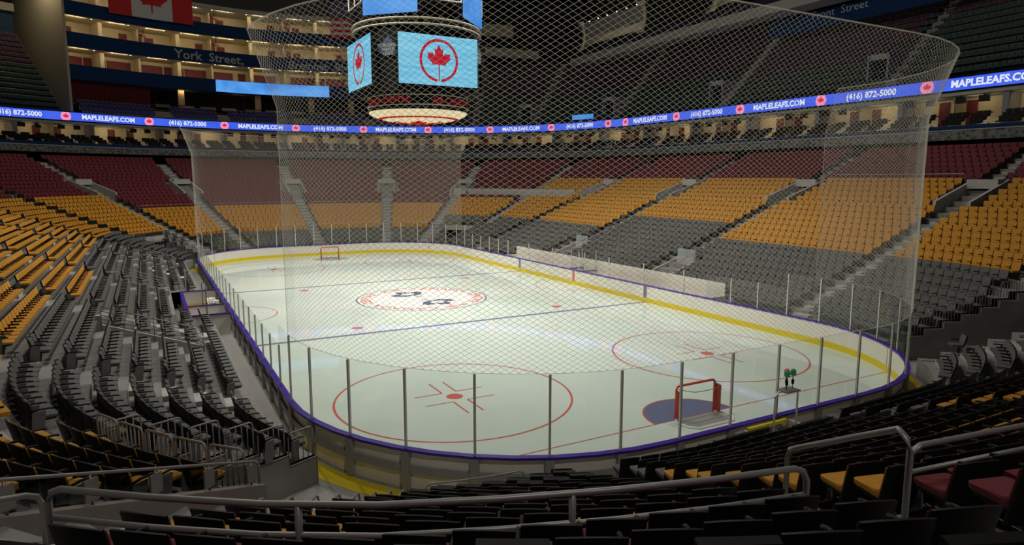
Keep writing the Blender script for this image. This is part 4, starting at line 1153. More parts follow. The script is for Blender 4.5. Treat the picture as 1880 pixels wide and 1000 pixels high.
# violet rows in front of the restaurant
VS = []
sV0, sV1 = rib_s(-22.6, 58.6) - RT, rib_s(23.0, 58.4)
mb = MB(); n = 40; SP = [rib(lerp(sV0, sV1, k/n)) for k in range(n+1)]
VA = [rib_s(-13.4,62.2)-RT if rib_s(-13.4,62.2) > RT/2 else rib_s(-13.4,62.2), rib_s(-5.5,64)-RT if rib_s(-5.5,64) > RT/2 else rib_s(-5.5,64), rib_s(5.2,64), rib_s(15,61.8)]
for r in range(3):
    e0, e1, z = 0.8+0.8*r, 1.6+0.8*r, 16.85+0.5*r
    for k in range(n):
        (p,a),(q,b) = SP[k], SP[k+1]; c = [p+a*e0, q+b*e0, q+b*e1, p+a*e1]
        mb.add([(c[0].x,c[0].y,z),(c[1].x,c[1].y,z),(c[2].x,c[2].y,z),(c[3].x,c[3].y,z),(c[0].x,c[0].y,z-0.55),(c[1].x,c[1].y,z-0.55)], [(0,1,2,3),(4,5,1,0)])
    m = int((sV1-sV0)/0.55)
    for k in range(m):
        s = lerp(sV0, sV1, (k+0.5)/m)
        if any(abs(s-a) < 0.9 for a in VA): continue
        p, nn = rib(s); e = e0 + 0.5
        VS.append((Vector((p.x+nn.x*e, p.y+nn.y*e, z)), math.atan2(-nn.y,-nn.x)-PI/2, 2, r, k))
struct(mb, 'terrace_floor', M_BEIGE, 'short terrace above the ribbon at the distant end')
for r in range(1, 3):
    for q, (a0, a1) in enumerate([(sV0+0.3, VA[0]-0.9), (VA[0]+0.9, VA[1]-0.9), (VA[1]+0.9, VA[2]-0.9), (VA[2]+0.9, VA[3]-0.9)]):
        t = thing('row_rail', f'thin rail along violet row {r+1}, {ORD(q+1)} block from the maroon curtain', 'railing', (0,0,0), 0, 'rails of the violet rows')
        e = 0.8+0.8*r+0.04; z = 16.85+0.5*r+0.78
        MB().tube([(rib(s)[0].x+rib(s)[1].x*e, rib(s)[0].y+rib(s)[1].y*e, z) for s in [lerp(a0,a1,k/8) for k in range(9)]], 0.025, 4).build('top_tube', M_STEEL, t)
        for s in (a0, (a0+a1)/2, a1):
            p, nn = rib(s); MB().tube([(p.x+nn.x*e,p.y+nn.y*e,z-0.75),(p.x+nn.x*e,p.y+nn.y*e,z-0.02)], 0.02, 4).build('tube_post', M_STEEL, t)
WH = {0: 'bench side upper deck', 1: 'penalty side upper deck', 2: 'rows above the distant ribbon'}
allU = [(x, 0) for x in DS] + [(x, 1) for x in DS2] + [(x, 2) for x in VS]
for ci in range(3):
    L = []
    for x, w in allU:
        if x[2] != ci: continue
        pr = proj(x[0] + Vector((0,0,0.6)))
        onscr = pr is not None and -4 < pr[0] < 1884 and -6 < pr[1] < 1000
        L.append((0 if onscr else 1, pr[2] if pr else 1e9, x, w))
    L.sort(key=lambda q: (q[0], q[1]))
    mb = MB(); src = useat_mesh(None)
    for q, (off, D, x, w) in enumerate(L):
        M = Matrix.Translation(x[0]) @ Matrix.Rotation(x[1], 4, 'Z')
        if q < 300 and not off:
            o = bpy.data.objects.new(UPM[ci][2], USM[ci]); COL.objects.link(o); o.matrix_world = M
            tag(o, f'{UPM[ci][1]} seat, {ORD(x[4]+1)} in row {x[3]+1} of the {WH[w]}', 'seat', f'{UPM[ci][1]} upper seats')
        else:
            k = len(mb.v); mb.v += [tuple(M @ Vector(v)) for v in src.v]; mb.f += [tuple(k+i for i in f) for f in src.f]; mb.m += src.m
    if mb.v: tag(mb.build(UPM[ci][1] + '_seat_rows', UPM[ci][0]), f'remaining {UPM[ci][1]} seats in rows of the upper levels', 'seats', None, 'stuff')

# ------------------------------------------------------------------ distant end: restaurant level and three box levels
def norm_s(x, y):
    s = rib_s(x, y); return s - RT if s > RT/2 else s
s0, s1 = norm_s(-23.7, 58.0), norm_s(24.0, 57.9)
BX = rib_span(s0, s1, 1.2)
LEV = [(21.15, 22.95), (25.2, 27.0), (29.15, 30.85)]
for j, (z0, z1) in enumerate(LEV):
    nm = ('lowest', 'middle', 'top')[j]
    struct(MB().sweep(BX, [(2.0,z0),(2.0,z1),(2.25,z1),(2.25,z0)]), 'wall_fascia', M_NAVY, f'navy fascia of the {nm} box level')
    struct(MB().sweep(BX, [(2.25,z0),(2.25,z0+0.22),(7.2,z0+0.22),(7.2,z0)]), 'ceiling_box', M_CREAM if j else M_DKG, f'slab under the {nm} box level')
    top = LEV[j+1][0] if j < 2 else 33.2
    struct(MB().sweep(BX, [(6.9,z0+0.22),(6.9,top),(7.1,top),(7.1,z0+0.22)]), 'wall_box', M_CREAM, f'cream rear wall of the {nm} box level')
    p, n = BX[0]; M = Matrix.Translation((p.x,p.y,0)) @ Matrix.Rotation(math.atan2(n.y,n.x), 4, 'Z')
    struct(MB().box((1.99,-0.02,z0),(2.6,0.22,z1), 0, M), 'trim_fascia', M_LEDGE, f'pale end cap of the {nm} fascia')
    struct(MB().box((2.9,0.0,z0),(7.1,0.18,top), 0, M), 'wall_box_end', M_CREAM, f'end wall of the {nm} box level')
    # partitions, doors, monitors, downlights
    L = s1 - s0; nb = int(L/4.6)
    for k in range(nb):
        s = s0 + 0.5 + k*4.6; p, n = rib(s); M = Matrix.Translation((p.x,p.y,0)) @ Matrix.Rotation(math.atan2(n.y,n.x), 4, 'Z')
        pr = proj((p.x,p.y,z1))
        if pr is None or pr[0] > 700 or pr[0] < 100: continue
        w = 0.25 if k % 2 else 0.09
        if k: struct(MB().box((5.0 if k % 2 == 0 else 4.2,-w,z0+0.22),(6.9,w,top), 0, M), 'wall_partition', M_CREAM, 'cream partition between boxes')
        if j == 0:
            spec = [(-1.9,1.35,2.1),(-3.75,0.5,2.1)] if k % 2 == 0 else [(-0.8,0.38,2.1),(-2.7,1.5,2.1)]
        else:
            spec = [(-0.65,0.32,2.35),(-1.75,0.55,1.85)] if k % 2 == 0 else [(-3.4,0.5,1.95)]
        for q, (o, hw, h) in enumerate(spec):
            d = thing('box_door', f'maroon {"panel" if hw > 1 else "door"} in the {nm} box level, {ORD(q+1)} in bay {k+1} from the beige wall', 'door', (0,0,0), 0, f'maroon doors of the {nm} box level')
            zf0 = z0 + 0.9
            MB().box((6.66,-hw,zf0),(6.76,hw,zf0+h+0.55), 0, ribM(s-o)).build('door_leaf', M_MAROON, d)
        if j and k % 2 == 0:
            t = thing('hanging_monitor', f'dark monitor hung in the {nm} box level, bay {k+1} from the beige wall', 'monitor', (0,0,0), 0, f'monitors of the {nm} box level')
            MB().box((4.0,-0.85,z1+1.15),(4.5,-0.20,z1+1.45), 0, M).build('screen_box', M_MAROON, t)
            MB().box((4.2,-0.55,z1+1.45),(4.28,-0.47,top), 0, M).build('hanger', M_DARK, t)
    k = 0; s = s0 + 1.6
    while s < s1 - 1:
        p, n = rib(s); q = p + n*2.95; pr = proj((q.x,q.y,top))
        if pr and 100 < pr[0] < 680 and (j or True):
            zc = (LEV[j+1][0] if j < 2 else 33.0) - 0.002
            tag(MB().lathe([(0.10,-0.03),(0.10,0.0)], 10, 0, (q.x,q.y,zc)).build('recessed_downlight', M_DOWN), f'small bright downlight in the ceiling over the {nm} box level, {ORD(k+1)} from the beige wall', 'light', 'downlights over the boxes')
        s += 2.15; k += 1
struct(MB().sweep(BX, [(2.0,33.0),(2.0,33.5),(7.2,33.5),(7.2,33.0)]), 'ceiling_box', M_LEDGE, 'pale ceiling over the top box level')
struct(MB().sweep(BX, [(1.6,33.5),(1.6,37.0),(1.9,37.0),(1.9,33.5)]), 'wall_upper', M_DKG, 'dark wall above the box levels')
# screen on the lowest fascia
sx0, sx1 = norm_s(-6.3, 63.8), norm_s(9.5, 63.2)
t = thing('fascia_screen', 'long glowing light blue screen on the lowest navy fascia', 'screen')
MB().sweep(rib_span(sx0, sx1, 0.8), [(1.72,21.2),(1.72,22.9),(1.84,22.9),(1.84,21.2)]).build('lit_panel', M_SCRB, t)
MB().sweep(rib_span(sx0, sx1, 0.8), [(1.84,21.25),(1.84,22.85),(1.93,22.85),(1.93,21.25)]).build('backing', M_DARK, t)
# street names
def street(body, s, z, size, label, e=1.97, align='CENTER'):
    T = text2d(body, size, 0.02, align); V = on_rib(s, T[0], z, e); V2 = on_rib(s, T[0], z, e-0.03)
    k = len(V); t = thing('street_sign', label, 'sign')
    MB().add(V2, T[1]).build('raised_lettering', M_SIGN, t)
    return t
street('York  Street,', norm_s(-6.95, 63.7), 25.98, 1.75, 'grey raised street name lettering on the navy fascia, first name')
street('Bremner  Blvd.', norm_s(8.6, 63.4), 25.85, 1.65, 'grey raised street name lettering behind the hanging scoreboard, second name')
# restaurant level: dark glazing, tan columns, maroon curtain
struct(MB().sweep(BX, [(6.5,18.2),(6.5,21.15),(6.7,21.15),(6.7,18.2)]), 'wall_restaurant', M_DARK, 'dark interior of the restaurant level')
struct(MB().sweep(BX, [(3.2,18.0),(3.2,18.2),(6.7,18.2),(6.7,18.0)]), 'floor_restaurant', M_DKG, 'floor of the restaurant level')
cs0, cs1 = s0 + 0.4, norm_s(-14.3, 61.9)
t = thing('maroon_curtain', 'dark maroon curtain beside the violet seats under the lowest fascia', 'curtain')
n = 60; cv = []
for k in range(n+1):
    p, nn = rib(lerp(cs0, cs1, k/n)); cv.append((p + nn*(3.3 + 0.06*math.sin(k*1.3)), nn))
MB().sweep(cv, [(0,18.0),(0,21.14),(0.05,21.14),(0.05,18.0)]).build('curtain_cloth', mat('curtain_red', (0.085,0.004,0.006), 0.9), t)
MB().tube([(p.x,p.y,21.1) for p, _ in cv[::6]], 0.03, 6).build('curtain_rail', M_DARK, t)
for k, x in enumerate((-12.6, -6.6+6.2-3.3+3.4, 6.2, 12.4, 18.5)):
    xs = (-10.6, -0.6, 6.7, 12.6, 18.5)[k]
    y = 64.0 - 0.0098*xs*xs
    p, nn = rib(norm_s(xs, y)); M = Matrix.Translation((p.x,p.y,0)) @ Matrix.Rotation(math.atan2(nn.y,nn.x), 4, 'Z')
    c = tag(thing('restaurant_column', f'tan column in front of the dark restaurant glazing, {ORD(k+1)} from the maroon curtain', 'column'), None, None, 'restaurant columns')
    MB().box((3.3,-0.42,18.2),(3.9,0.42,21.15), 0, M).build('column_shaft', M_GOLD, c)
    MB().box((3.26,-0.45,18.9),(3.94,0.45,19.0), 0, M).build('column_band', M_DARK, c)
k = 0
s = cs1 + 0.8
while s < s1 - 1:
    p, nn = rib(s); M = Matrix.Translation((p.x,p.y,0)) @ Matrix.Rotation(math.atan2(nn.y,nn.x), 4, 'Z')
    pr = proj((p.x,p.y,19))
    if pr and pr[0] < 700:
        t = thing('restaurant_window', f'dark framed restaurant window bay with pale tables behind, {ORD(k+1)} from the maroon curtain', 'window bay', (0,0,0), 0, 'restaurant windows')
        MB().box((4.6,-0.07,18.2),(4.75,0.07,21.15), 0, M).build('mullion', M_DARK, t)
        MB().box((4.62,-2.8,19.35),(4.7,-0.07,19.45), 0, M).build('transom', M_DARK, t)
        MB().box((5.3,-2.5,18.75),(5.9,-0.4,18.95), 0, M).build('counter', mat('counter_tan', (0.34,0.29,0.19), 0.6), t)
        MB().box((5.9,-2.6,19.05),(6.0,-0.3,19.22), 0, M).build('pale_shelf', mat('counter_tan', (0.34,0.29,0.19), 0.6), t)
    s += 2.9; k += 1
# beige wall between the deck and the boxes
p, n = rib(norm_s(-24.0, 57.9))
a = p + n*0.9; b = p + n*16
dv = (b-a).normalized(); tv = Vector((-dv.y, dv.x))
struct(MB().prism([(a.x,a.y),(b.x,b.y),((b-tv*0.3).x,(b-tv*0.3).y),((a-tv*0.3).x,(a-tv*0.3).y)], 16.8, 37.0), 'wall_end', M_BEIGE, 'tall beige wall between the upper deck and the boxes')
c = p + n*13.2
struct(MB().sweep(rib_span(sC, sB, 1.5), [(13.2,27.0),(13.2,30.4),(13.5,30.4),(13.5,27.0)]), 'wall_deck_back', M_BLUE if False else mat('dim_blue_wall', (0.01,0.05,0.10), 0.8), 'blue wall behind the penalty side upper deck')
struct(MB().sweep(rib_span(sC, sB, 1.5), [(12.6,30.4),(12.6,31.4),(13.5,31.4),(13.5,30.4)]), 'wall_deck_beam', M_BEIGE, 'beige beam above the blue wall')
struct(MB().sweep(rib_span(sC, sB, 1.5), [(12.9,31.4),(12.9,38.0),(13.2,38.0),(13.2,31.4)]), 'wall_deck_top', M_DARK, 'dark wall above the beige beam')

# flags
def flag(name, label, c0, c1, z0, z1, painter):
    t = thing(name, label, 'flag')
    c0, c1 = Vector(c0), Vector(c1); d = (c1-c0); L = d.length; d /= L; nn = Vector((-d.y, d.x))
    def P(u, v, off=0.0):
        w = 0.10*math.sin(u*9) * (1-v*0.5)
        q = c0 + d*(u*L) - nn*(w*0.4 + off); return (q.x, q.y, lerp(z0, z1, v))
    painter(t, P)
    MB().tube([(c0.x,c0.y,z1+0.05),(c1.x,c1.y,z1+0.05)], 0.05, 6).build('hanging_bar', M_DARK, t)
    for q in (c0, c1): MB().tube([(q.x,q.y,z1+0.05),(q.x,q.y,38.5)], 0.015, 4).build('hanging_cable', M_DARK, t)
def gridpanel(P, u0, u1, v0, v1, nu=10, off=0.0):
    mb = MB(); V = []
    for k in range(nu+1):
        u = lerp(u0, u1, k/nu); V += [P(u,v0,off), P(u,v1,off), P(u,v0,off-0.02), P(u,v1,off-0.02)]
    F = []
    for k in range(nu):
        a, b = 4*k, 4*k+4; F += [(a,b,b+1,a+1), (a+2,a+3,b+3,b+2), (a,a+2,b+2,b), (a+1,b+1,b+3,a+3)]
    F += [(0,1,3,2), (4*nu,4*nu+2,4*nu+3,4*nu+1)]
    return mb.add(V, F)
def canada(t, P):
    gridpanel(P, 0, 0.26, 0, 1).build('red_panel', M_FRED, t); gridpanel(P, 0.26, 0.745, 0, 1).build('white_panel', M_FWHT, t); gridpanel(P, 0.745, 1, 0, 1).build('red_panel', M_FRED, t)
    L = leaf_poly(-0.80); s = 0.44
    MB().add([P(0.50 + x*s*0.5, 0.50 + y*s, 0.03) for x, y in L] + [P(0.50 + x*s*0.5, 0.50 + y*s, 0.02) for x, y in L], [tuple(range(len(L))), tuple(range(2*len(L)-1, len(L)-1, -1))]).build('leaf_emblem', M_FRED, t)
def usa(t, P):
    for k in range(13):
        gridpanel(P, 0 if k < 7 else 0.4, 1, k/13, (k+1)/13, 6).build('stripe', M_FRED if k % 2 == 0 else M_FWHT, t)
    gridpanel(P, 0, 0.4, 7/13, 1, 5).build('canton', M_FBLU, t)
    mb = MB()
    for r in range(9):
        for c in range(6 if r % 2 == 0 else 5):
            u = 0.4*((c + (0.5 if r % 2 == 0 else 1.0))/6); v = lerp(7/13, 1, (r+0.7)/9.4)
            S = [(0.011*(1 if k % 2 == 0 else 0.42)*math.sin(k*PI/5), 0.018*(1 if k % 2 == 0 else 0.42)*math.cos(k*PI/5)) for k in range(10)]
            V = [P(u+a, v+b, 0.03) for a, b in S]; mb.add(V, [tuple(range(10))])
    mb.build('star_pattern', M_FWHT, t)
flag('canadian_flag', 'hanging red and white flag with a maple leaf before the top navy fascia', (-19.45,61.6), (-9.25,64.3), 30.05, 35.2, canada)
flag('american_flag', 'hanging striped flag with a starry blue canton, partly behind the scoreboard', (10.1,64.1), (20.5,60.2), 30.2, 35.6, usa)

# ------------------------------------------------------------------ hanging scoreboard over centre ice
sb = thing('hanging_scoreboard', 'black hanging scoreboard with blue screens and red maple leaf emblems above centre ice', 'scoreboard')
def octa(a, c):     # square of half-width a with cut corners
    return [(a,-c),(a,c),(c,a),(-c,a),(-a,c),(-a,-c),(-c,-a),(c,-a)]
MB().prism(octa(3.44, 2.6), 13.9, 17.6).build('main_body', M_DARK, sb)
MB().lathe([(3.2,12.84),(3.25,12.95),(3.25,13.8),(3.1,13.9)], 40).build('lower_drum', M_DARK, sb)
MB().lathe([(3.7,17.6),(4.1,17.8),(4.1,18.3),(3.3,18.5)], 32).build('upper_drum', M_DARK, sb)
MB().lathe([(3.0,18.4),(3.0,24.5),(2.2,25.0)], 24).build('upper_core', M_DARK, sb)
for z, r in ((13.75, 3.36), (13.12, 3.40)):
    MB().tube([(r*math.cos(2*PI*k/48), r*math.sin(2*PI*k/48), z) for k in range(48)], 0.045, 6, 0, True).build('lower_ring_tube', M_RING, sb, True)
for z, r in ((17.85, 4.25), (18.2, 4.25)):
    MB().tube([(r*math.cos(2*PI*k/48), r*math.sin(2*PI*k/48), z) for k in range(48)], 0.07, 6, 0, True).build('upper_ring_tube', M_RING, sb, True)
# lit dome
prof = [(3.33,12.98)] + [(3.33*math.cos(a)**0.9 if a < 1.5 else 0.02, 12.95 - 0.62*math.sin(a)) for a in [k*PI/2/9 for k in range(1, 10)]]
prof = [(3.33,12.84)] + [(3.33*math.sqrt(max(0.0001, 1-(k/9)**1.6)), 12.80 - 0.66*(k/9)) for k in range(0, 10)]
def dome_z(r):      # height of the underside at radius r
    q = (1 - (r/3.33)**2); return 12.80 - 0.66*max(0, q)**(1/1.6)
MB().lathe(prof, 48).build('lit_dome', M_DOME, sb, False)
def on_dome(v, e=0.02): return [(x, y, dome_z(math.hypot(x,y)) - e) for x, y in v]
v, f = ring_poly2(2.45, 2.72, n=64); MB().add(on_dome(v), f).build('dome_ring', M_DOMR, sb)
A = math.atan2(CAM.y, CAM.x)
ld = leaf_poly(-0.9); q = []
vv = []
for x, y in ld:     # leaf below the dome, top towards the camera side
    X = 1.75*x; Y = 1.75*y; c, s = math.cos(A - PI/2), math.sin(A - PI/2); vv.append((c*X - s*Y, s*X + c*Y))
# triangulated fan keeps the leaf on the dome
cen = (0.0, 0.0)
P3 = []; F3 = []
for k in range(len(vv)):
    a0_, b0_ = vv[k], vv[(k+1) % len(vv)]
    for l in range(6):
        for (u0, u1) in ((l/6, (l+1)/6),):
            kk = len(P3); P3 += [(a0_[0]*u0,a0_[1]*u0),(b0_[0]*u0,b0_[1]*u0),(b0_[0]*u1,b0_[1]*u1),(a0_[0]*u1,a0_[1]*u1)]; F3.append((kk,kk+1,kk+2,kk+3))
MB().add(on_dome(P3, 0.03), F3).build('dome_leaf', M_DOMR, sb)
v, f = ring_poly2(1.55, 1.72, A + 0.9, A - 0.9 + 2*PI, 48)
MB().add(on_dome(v, 0.028), f).build('dome_inner_arc', M_DOMR, sb)
# red lettering round the drum
def drum_text(body, ang, r, z, size, m):
    T = text2d(body, size, 0.02); V = [(r*math.cos(ang + x/r), r*math.sin(ang + x/r), z + y) for x, y, _ in T[0]]
    MB().add(V, T[1]).build('drum_lettering', m, sb)
for ang in (R(-165), R(-50), R(60)): drum_text('AIR CANADA CENTRE', ang, 3.31, 13.4, 0.52, M_REDT)
# four main screens with the circled leaf
def face_frame(kx, ang):
    """matrix for a vertical panel: local x right (seen from outside), y up, z outward"""
    n = Vector((math.cos(ang), math.sin(ang), 0)); rgt = Vector((-n.y, n.x, 0))
    return Matrix(((rgt.x,0,n.x,n.x*kx),(rgt.y,0,n.y,n.y*kx),(0,1,0,0),(0,0,0,1)))
for k, ang in enumerate((-PI/2, PI, PI/2, 0)):
    M = face_frame(4.0 if k == 1 else 3.72, ang) @ Matrix.Translation((0, 15.78, 0))
    s_ = MB().box((-2.68,-1.52,-0.2),(2.68,1.52,0.05), [1,0,1,1,1,1], M).build('main_screen', [M_SCR, M_DARK], sb)
    MB().box((-2.74,-1.58,-0.28),(2.74,1.58,-0.2), 0, M).build('screen_frame', M_DARK, sb)
    v, f = ring_poly2(1.14, 1.31, R(-84), R(264), 56)
    MB().add([M @ Vector((x, y, 0.06)) for x, y in v], f).build('emblem_ring', M_SCRR, s_)
    L = leaf_poly(-1.42)
    MB().add([M @ Vector((x*0.92, y*0.92 + 0.06, 0.065)) for x, y in L], [tuple(range(len(L)))]).build('emblem_leaf', M_SCRR, s_)
for k in range(4):
    ang = -3*PI/4 + k*PI/2
    M = face_frame(4.32, ang) @ Matrix.Translation((0, 16.35, 0))
    L = leaf_poly(-0.62)
    n = len(L); V = [M @ Vector((x*0.95, y*0.85, 0.0)) for x, y in L] + [M @ Vector((x*0.95, y*0.85, 0.06)) for x, y in L]
    cr_ = MB().add(V, [tuple(range(n))[::-1], tuple(range(n, 2*n))] + [(i,(i+1)%n,n+(i+1)%n,n+i) for i in range(n)]).build('leaf_crest', M_CREST, sb)
    for q, w in enumerate(('TORONTO', 'MAPLE', 'LEAFS')):
        T = text2d(w, 0.26, 0.012); MB().add([M @ Vector((x*1.05, y + 0.20 - 0.25*q, 0.07)) for x, y, _ in T[0]], T[1]).build('crest_lettering', mat('crest_white', (0.30,0.30,0.28), 0.5), cr_)
    M = face_frame(3.95, ang) @ Matrix.Translation((0, 19.95, 0))
    u = MB().box((-1.85,-1.45,-0.15),(1.85,1.45,0.05), [1,0,1,1,1,1], M).build('upper_screen', [M_SCRB, M_DARK], sb)
    MB().box((-1.92,-1.52,-0.25),(1.92,1.52,-0.15), 0, M).build('upper_screen_frame', M_DARK, sb)
    M = face_frame(4.2, ang + PI/4) @ Matrix.Translation((0, 19.9, 0))
    for (x0, y0, x1, y1) in ((-1.4,-0.55,1.4,-0.55), (-1.4,0.45,1.4,0.45), (-1.4,-0.55,-1.4,0.45), (1.4,-0.55,1.4,0.45), (0,-0.55,0,0.45)):
        MB().tube([M @ Vector((x0,y0,0)), M @ Vector((x1,y1,0))], 0.045, 5).build('white_frame_tube', M_WHT, sb)
for k in range(4):
    a = PI/4 + k*PI/2; MB().tube([(2.2*math.cos(a),2.2*math.sin(a),24.9),(3.5*math.cos(a),3.5*math.sin(a),38.5)], 0.06, 5).build('hanging_cable', M_DARK, sb)

# ------------------------------------------------------------------ safety nets at both ends
def net(sy, label):
    t = thing('hanging_safety_net', label, 'net')
    path = []   # arclength along the curved end boards
    pieces = [('C', (-1,sy), 0, 90), ('E', sy, -CX, CX), ('C', (1,sy), 90, 0)]
    pl = []
    for kind, sg, a, b in pieces:
        n = 12 if kind == 'C' else 9
        for i in range(n + (1 if kind == 'C' and sg[0] == 1 else 0)): pl.append(pt(kind, sg, lerp(a,b,i/n), 0.07, 0.07))
    al = [0.0]
    for i in range(len(pl)-1): al.append(al[-1] + (pl[i+1][0]-pl[i][0]).length)
    LT = al[-1]; ZB, ZK, ZT, FL = 3.43, 10.6, 12.85, 0.75
    def P(s, z):
        s = max(0.0, min(LT, s)); i = 0
        lo, hi = 0, len(al)-1
        while hi - lo > 1:
            m = (lo+hi)//2
            if al[m] <= s: lo = m
            else: hi = m
        u = (s-al[lo])/(al[lo+1]-al[lo]); p = pl[lo][0].lerp(pl[lo+1][0], u); n = pl[lo][1].lerp(pl[lo+1][1], u)
        e = FL*max(0.0, (z-ZK)/(ZT-ZK))
        return Vector((p.x + n.x*e, p.y + n.y*e, z)), n
    W, Hc = 0.235, 0.140; sl = W/Hc     # horizontal run per rise
    mb = MB(); r = 0.0060; breaks = al
    N = int((LT + (ZT-ZB)*sl)/W) + 2
    for dirn in (1, -1):
        for k in range(N):
            # cord: s = s0 + dirn*sl*(z-ZB)
            s0_ = k*W if dirn == -1 else LT - k*W
            pts_z = [ZB, ZK, ZT]
            zs = set(pts_z)
            for b in breaks:
                z = ZB + (b - s0_)/(dirn*sl)
                if ZB < z < ZT: zs.add(z)
            zs = sorted(z for z in zs if -1e-6 <= s0_ + dirn*sl*(z-ZB) <= LT + 1e-6)
            # clip ends at 0 and LT
            if len(zs) < 2: continue
            pr = []
            for z in zs:
                p, n = P(s0_ + dirn*sl*(z-ZB), z); pr.append((p, n))
            V = []; F = []
            for i, (p, n) in enumerate(pr):
                q = pr[min(i+1, len(pr)-1)][0] - pr[max(i-1,0)][0]; q.normalize()
                nn = Vector((n.x, n.y, 0)); e1 = q.cross(nn).normalized()
                V += [p + e1*r, p - nn*r*0.9 - e1*0.0, p - e1*r, p + nn*r*0.9]
            for i in range(len(pr)-1):
                for c in range(4): F.append((4*i+c, 4*i+(c+1)%4, 4*i+4+(c+1)%4, 4*i+4+c))
            mb.add(V, F)
    mb.build('netting', M_NET, t)
    for z, nm in ((ZB, 'bottom_cord'), (ZT, 'top_cord')):
        pts = [P(s, z)[0] for s in al]; MB().tube(pts, 0.022 if z > 4 else 0.012, 5).build(nm, M_NET, t)
    for s, nm in ((0.0, 'side_cord'), (LT, 'side_cord')):
        MB().tube([P(s,ZB)[0], P(s,ZK)[0], P(s,ZT)[0]], 0.012, 5).build(nm, M_NET, t)
net(-1, 'tall grey diamond-mesh safety net hanging above the glass at the near end')
net(1, 'tall grey diamond-mesh safety net hanging above the glass at the distant end')

# ------------------------------------------------------------------ bench side upper level: ledge, street sign, curved panels, beams
struct(MB().add([(47.6,53.2,28.35),(49.6,53.2,28.6),(49.6,-32,28.6),(47.6,-32,28.35),(47.75,53.2,27.25),(49.6,53.2,27.0),(49.6,-32,27.0),(47.75,-32,27.25)],
                [(0,1,2,3),(7,6,5,4),(0,4,5,1),(3,2,6,7),(0,3,7,4),(1,5,6,2)]), 'trim_ledge', M_LEDGE, 'long pale ledge of the upper box level on the bench side')
struct(MB().box((48.6,-32,28.6),(48.9,52.9,29.5)), 'wall_ledge_front', mat('deep_navy', (0.006,0.008,0.035), 0.7), 'navy front above the pale ledge')
struct(MB().box((55.5,-34,28.6),(55.8,60,38.0)), 'wall_upper_bench', M_DARK, 'dark rear wall of the upper box level')
struct(MB().box((50.3,-32,25.0),(50.5,14.0,26.9)), 'wall_sign_fascia', M_NAVY, 'navy fascia under the ledge')
T = text2d('Front  Street', 1.5, 0.0, 'LEFT')
t = thing('street_sign', 'grey raised street name lettering under the pale ledge at the top', 'sign')
MB().add([(50.26, 8.2 - x*0.85, 26.45 + y*0.8) for x, y, _ in T[0]], T[1]).build('raised_lettering', M_SIGN, t)
# curved white gondola panels between flared columns
def panel(y0, y1, label):
    t = thing('curved_panel', label, 'wall panel', (0,0,0), 0, 'curved gondola panels')
    x0, n = 48.3, 8
    prof = [(0.9*math.sin(PI*k/n) , 30.0 + 3.6*k/n) for k in range(n+1)]
    mb = MB(); V = []
    for y in (y0, y1):
        V += [(x0 + d, y, z) for d, z in prof] + [(x0 + d + 0.15, y, z) for d, z in prof]
    m = n+1; F = []
    for k in range(n): F += [(k,k+1,2*m+k+1,2*m+k), (m+k,3*m+k,3*m+k+1,m+k+1)]
    F += [tuple(range(m)) + tuple(range(2*m-1, m-1, -1)), tuple(range(2*m, 3*m)) + tuple(range(4*m-1, 3*m-1, -1)), (0,2*m,3*m,m), (m-1,2*m-1,4*m-1,3*m-1)]
    mb.add(V, F).build('panel_sheet', mat('panel_grey', (0.30,0.29,0.25), 0.5), t, False)
    for y in (y0, y1):
        mb = MB(); V = []
        for k in range(9):
            z = 29.5 + 4.4*k/8; w = 0.28 + 0.75*abs(k/4-1)**2.5; xx = x0 - 0.5 + 0.9*(1-abs(k/4-1)**2.2)
            V += [(xx, y-w, z), (xx, y+w, z), (xx+0.4, y+w*0.7, z), (xx+0.4, y-w*0.7, z)]
        mb.add(V, [(4*k+c, 4*k+(c+1)%4, 4*k+4+(c+1)%4, 4*k+4+c) for k in range(8) for c in range(4)] + [(3,2,1,0), (32,33,34,35)])
        mb.build('flared_column', mat('column_cream', (0.62,0.56,0.40), 0.45), t, True)
    for k in range(6):
        y = lerp(y0, y1, (k+0.7)/6.4); MB().lathe([(0.09,0),(0.12,0.05),(0.09,0.12)], 8, 0, (x0+0.35, y, 33.8)).build('small_lamp', M_DOWN, t)
panel(50.8, 35.4, 'curved grey panel between two flared cream columns above the pale ledge, further one')
panel(21.5, 6.0, 'curved grey panel between two flared cream columns above the pale ledge, at the top edge')
# beams and columns in the dark distant corner
for a, b, z0, z1, lb in (((26,62.5),(47,60),29.2,30.6,'pale beam in the dark distant corner'), ((28,66),(52,62),33.2,35.2,'upper pale beam in the dark distant corner')):
    a, b = Vector(a), Vector(b); d = (b-a).normalized(); q = Vector((-d.y,d.x))*0.5
    struct(MB().prism([((a+q).x,(a+q).y),((b+q).x,(b+q).y),((b-q).x,(b-q).y),((a-q).x,(a-q).y)], z0, z1), 'wall_beam', M_BEIGE, lb)
for x, y in ((27.5,63.5),(34.0,62.6)):
    struct(MB().box((x-0.5,y-0.5,17.5),(x+0.5,y+0.5,29.2)), 'wall_column', M_BEIGE, 'square column in the dark distant corner')
struct(MB().sweep(rib_span(norm_s(22,58.9), rib_s(42,30), 2), [(14.5,17),(14.5,38),(14.8,38),(14.8,17)]), 'wall_corner_back', M_DARK, 'dark rear wall of the distant corner deck')
struct(MB().sweep(rib_span(rib_s(42,30), S_R, 1.5), [(13.7,26.5),(13.7,29.0),(14.0,29.0),(14.0,26.5)]), 'wall_bench_deck_back', M_DARK, 'dark rear wall of the bench side deck')
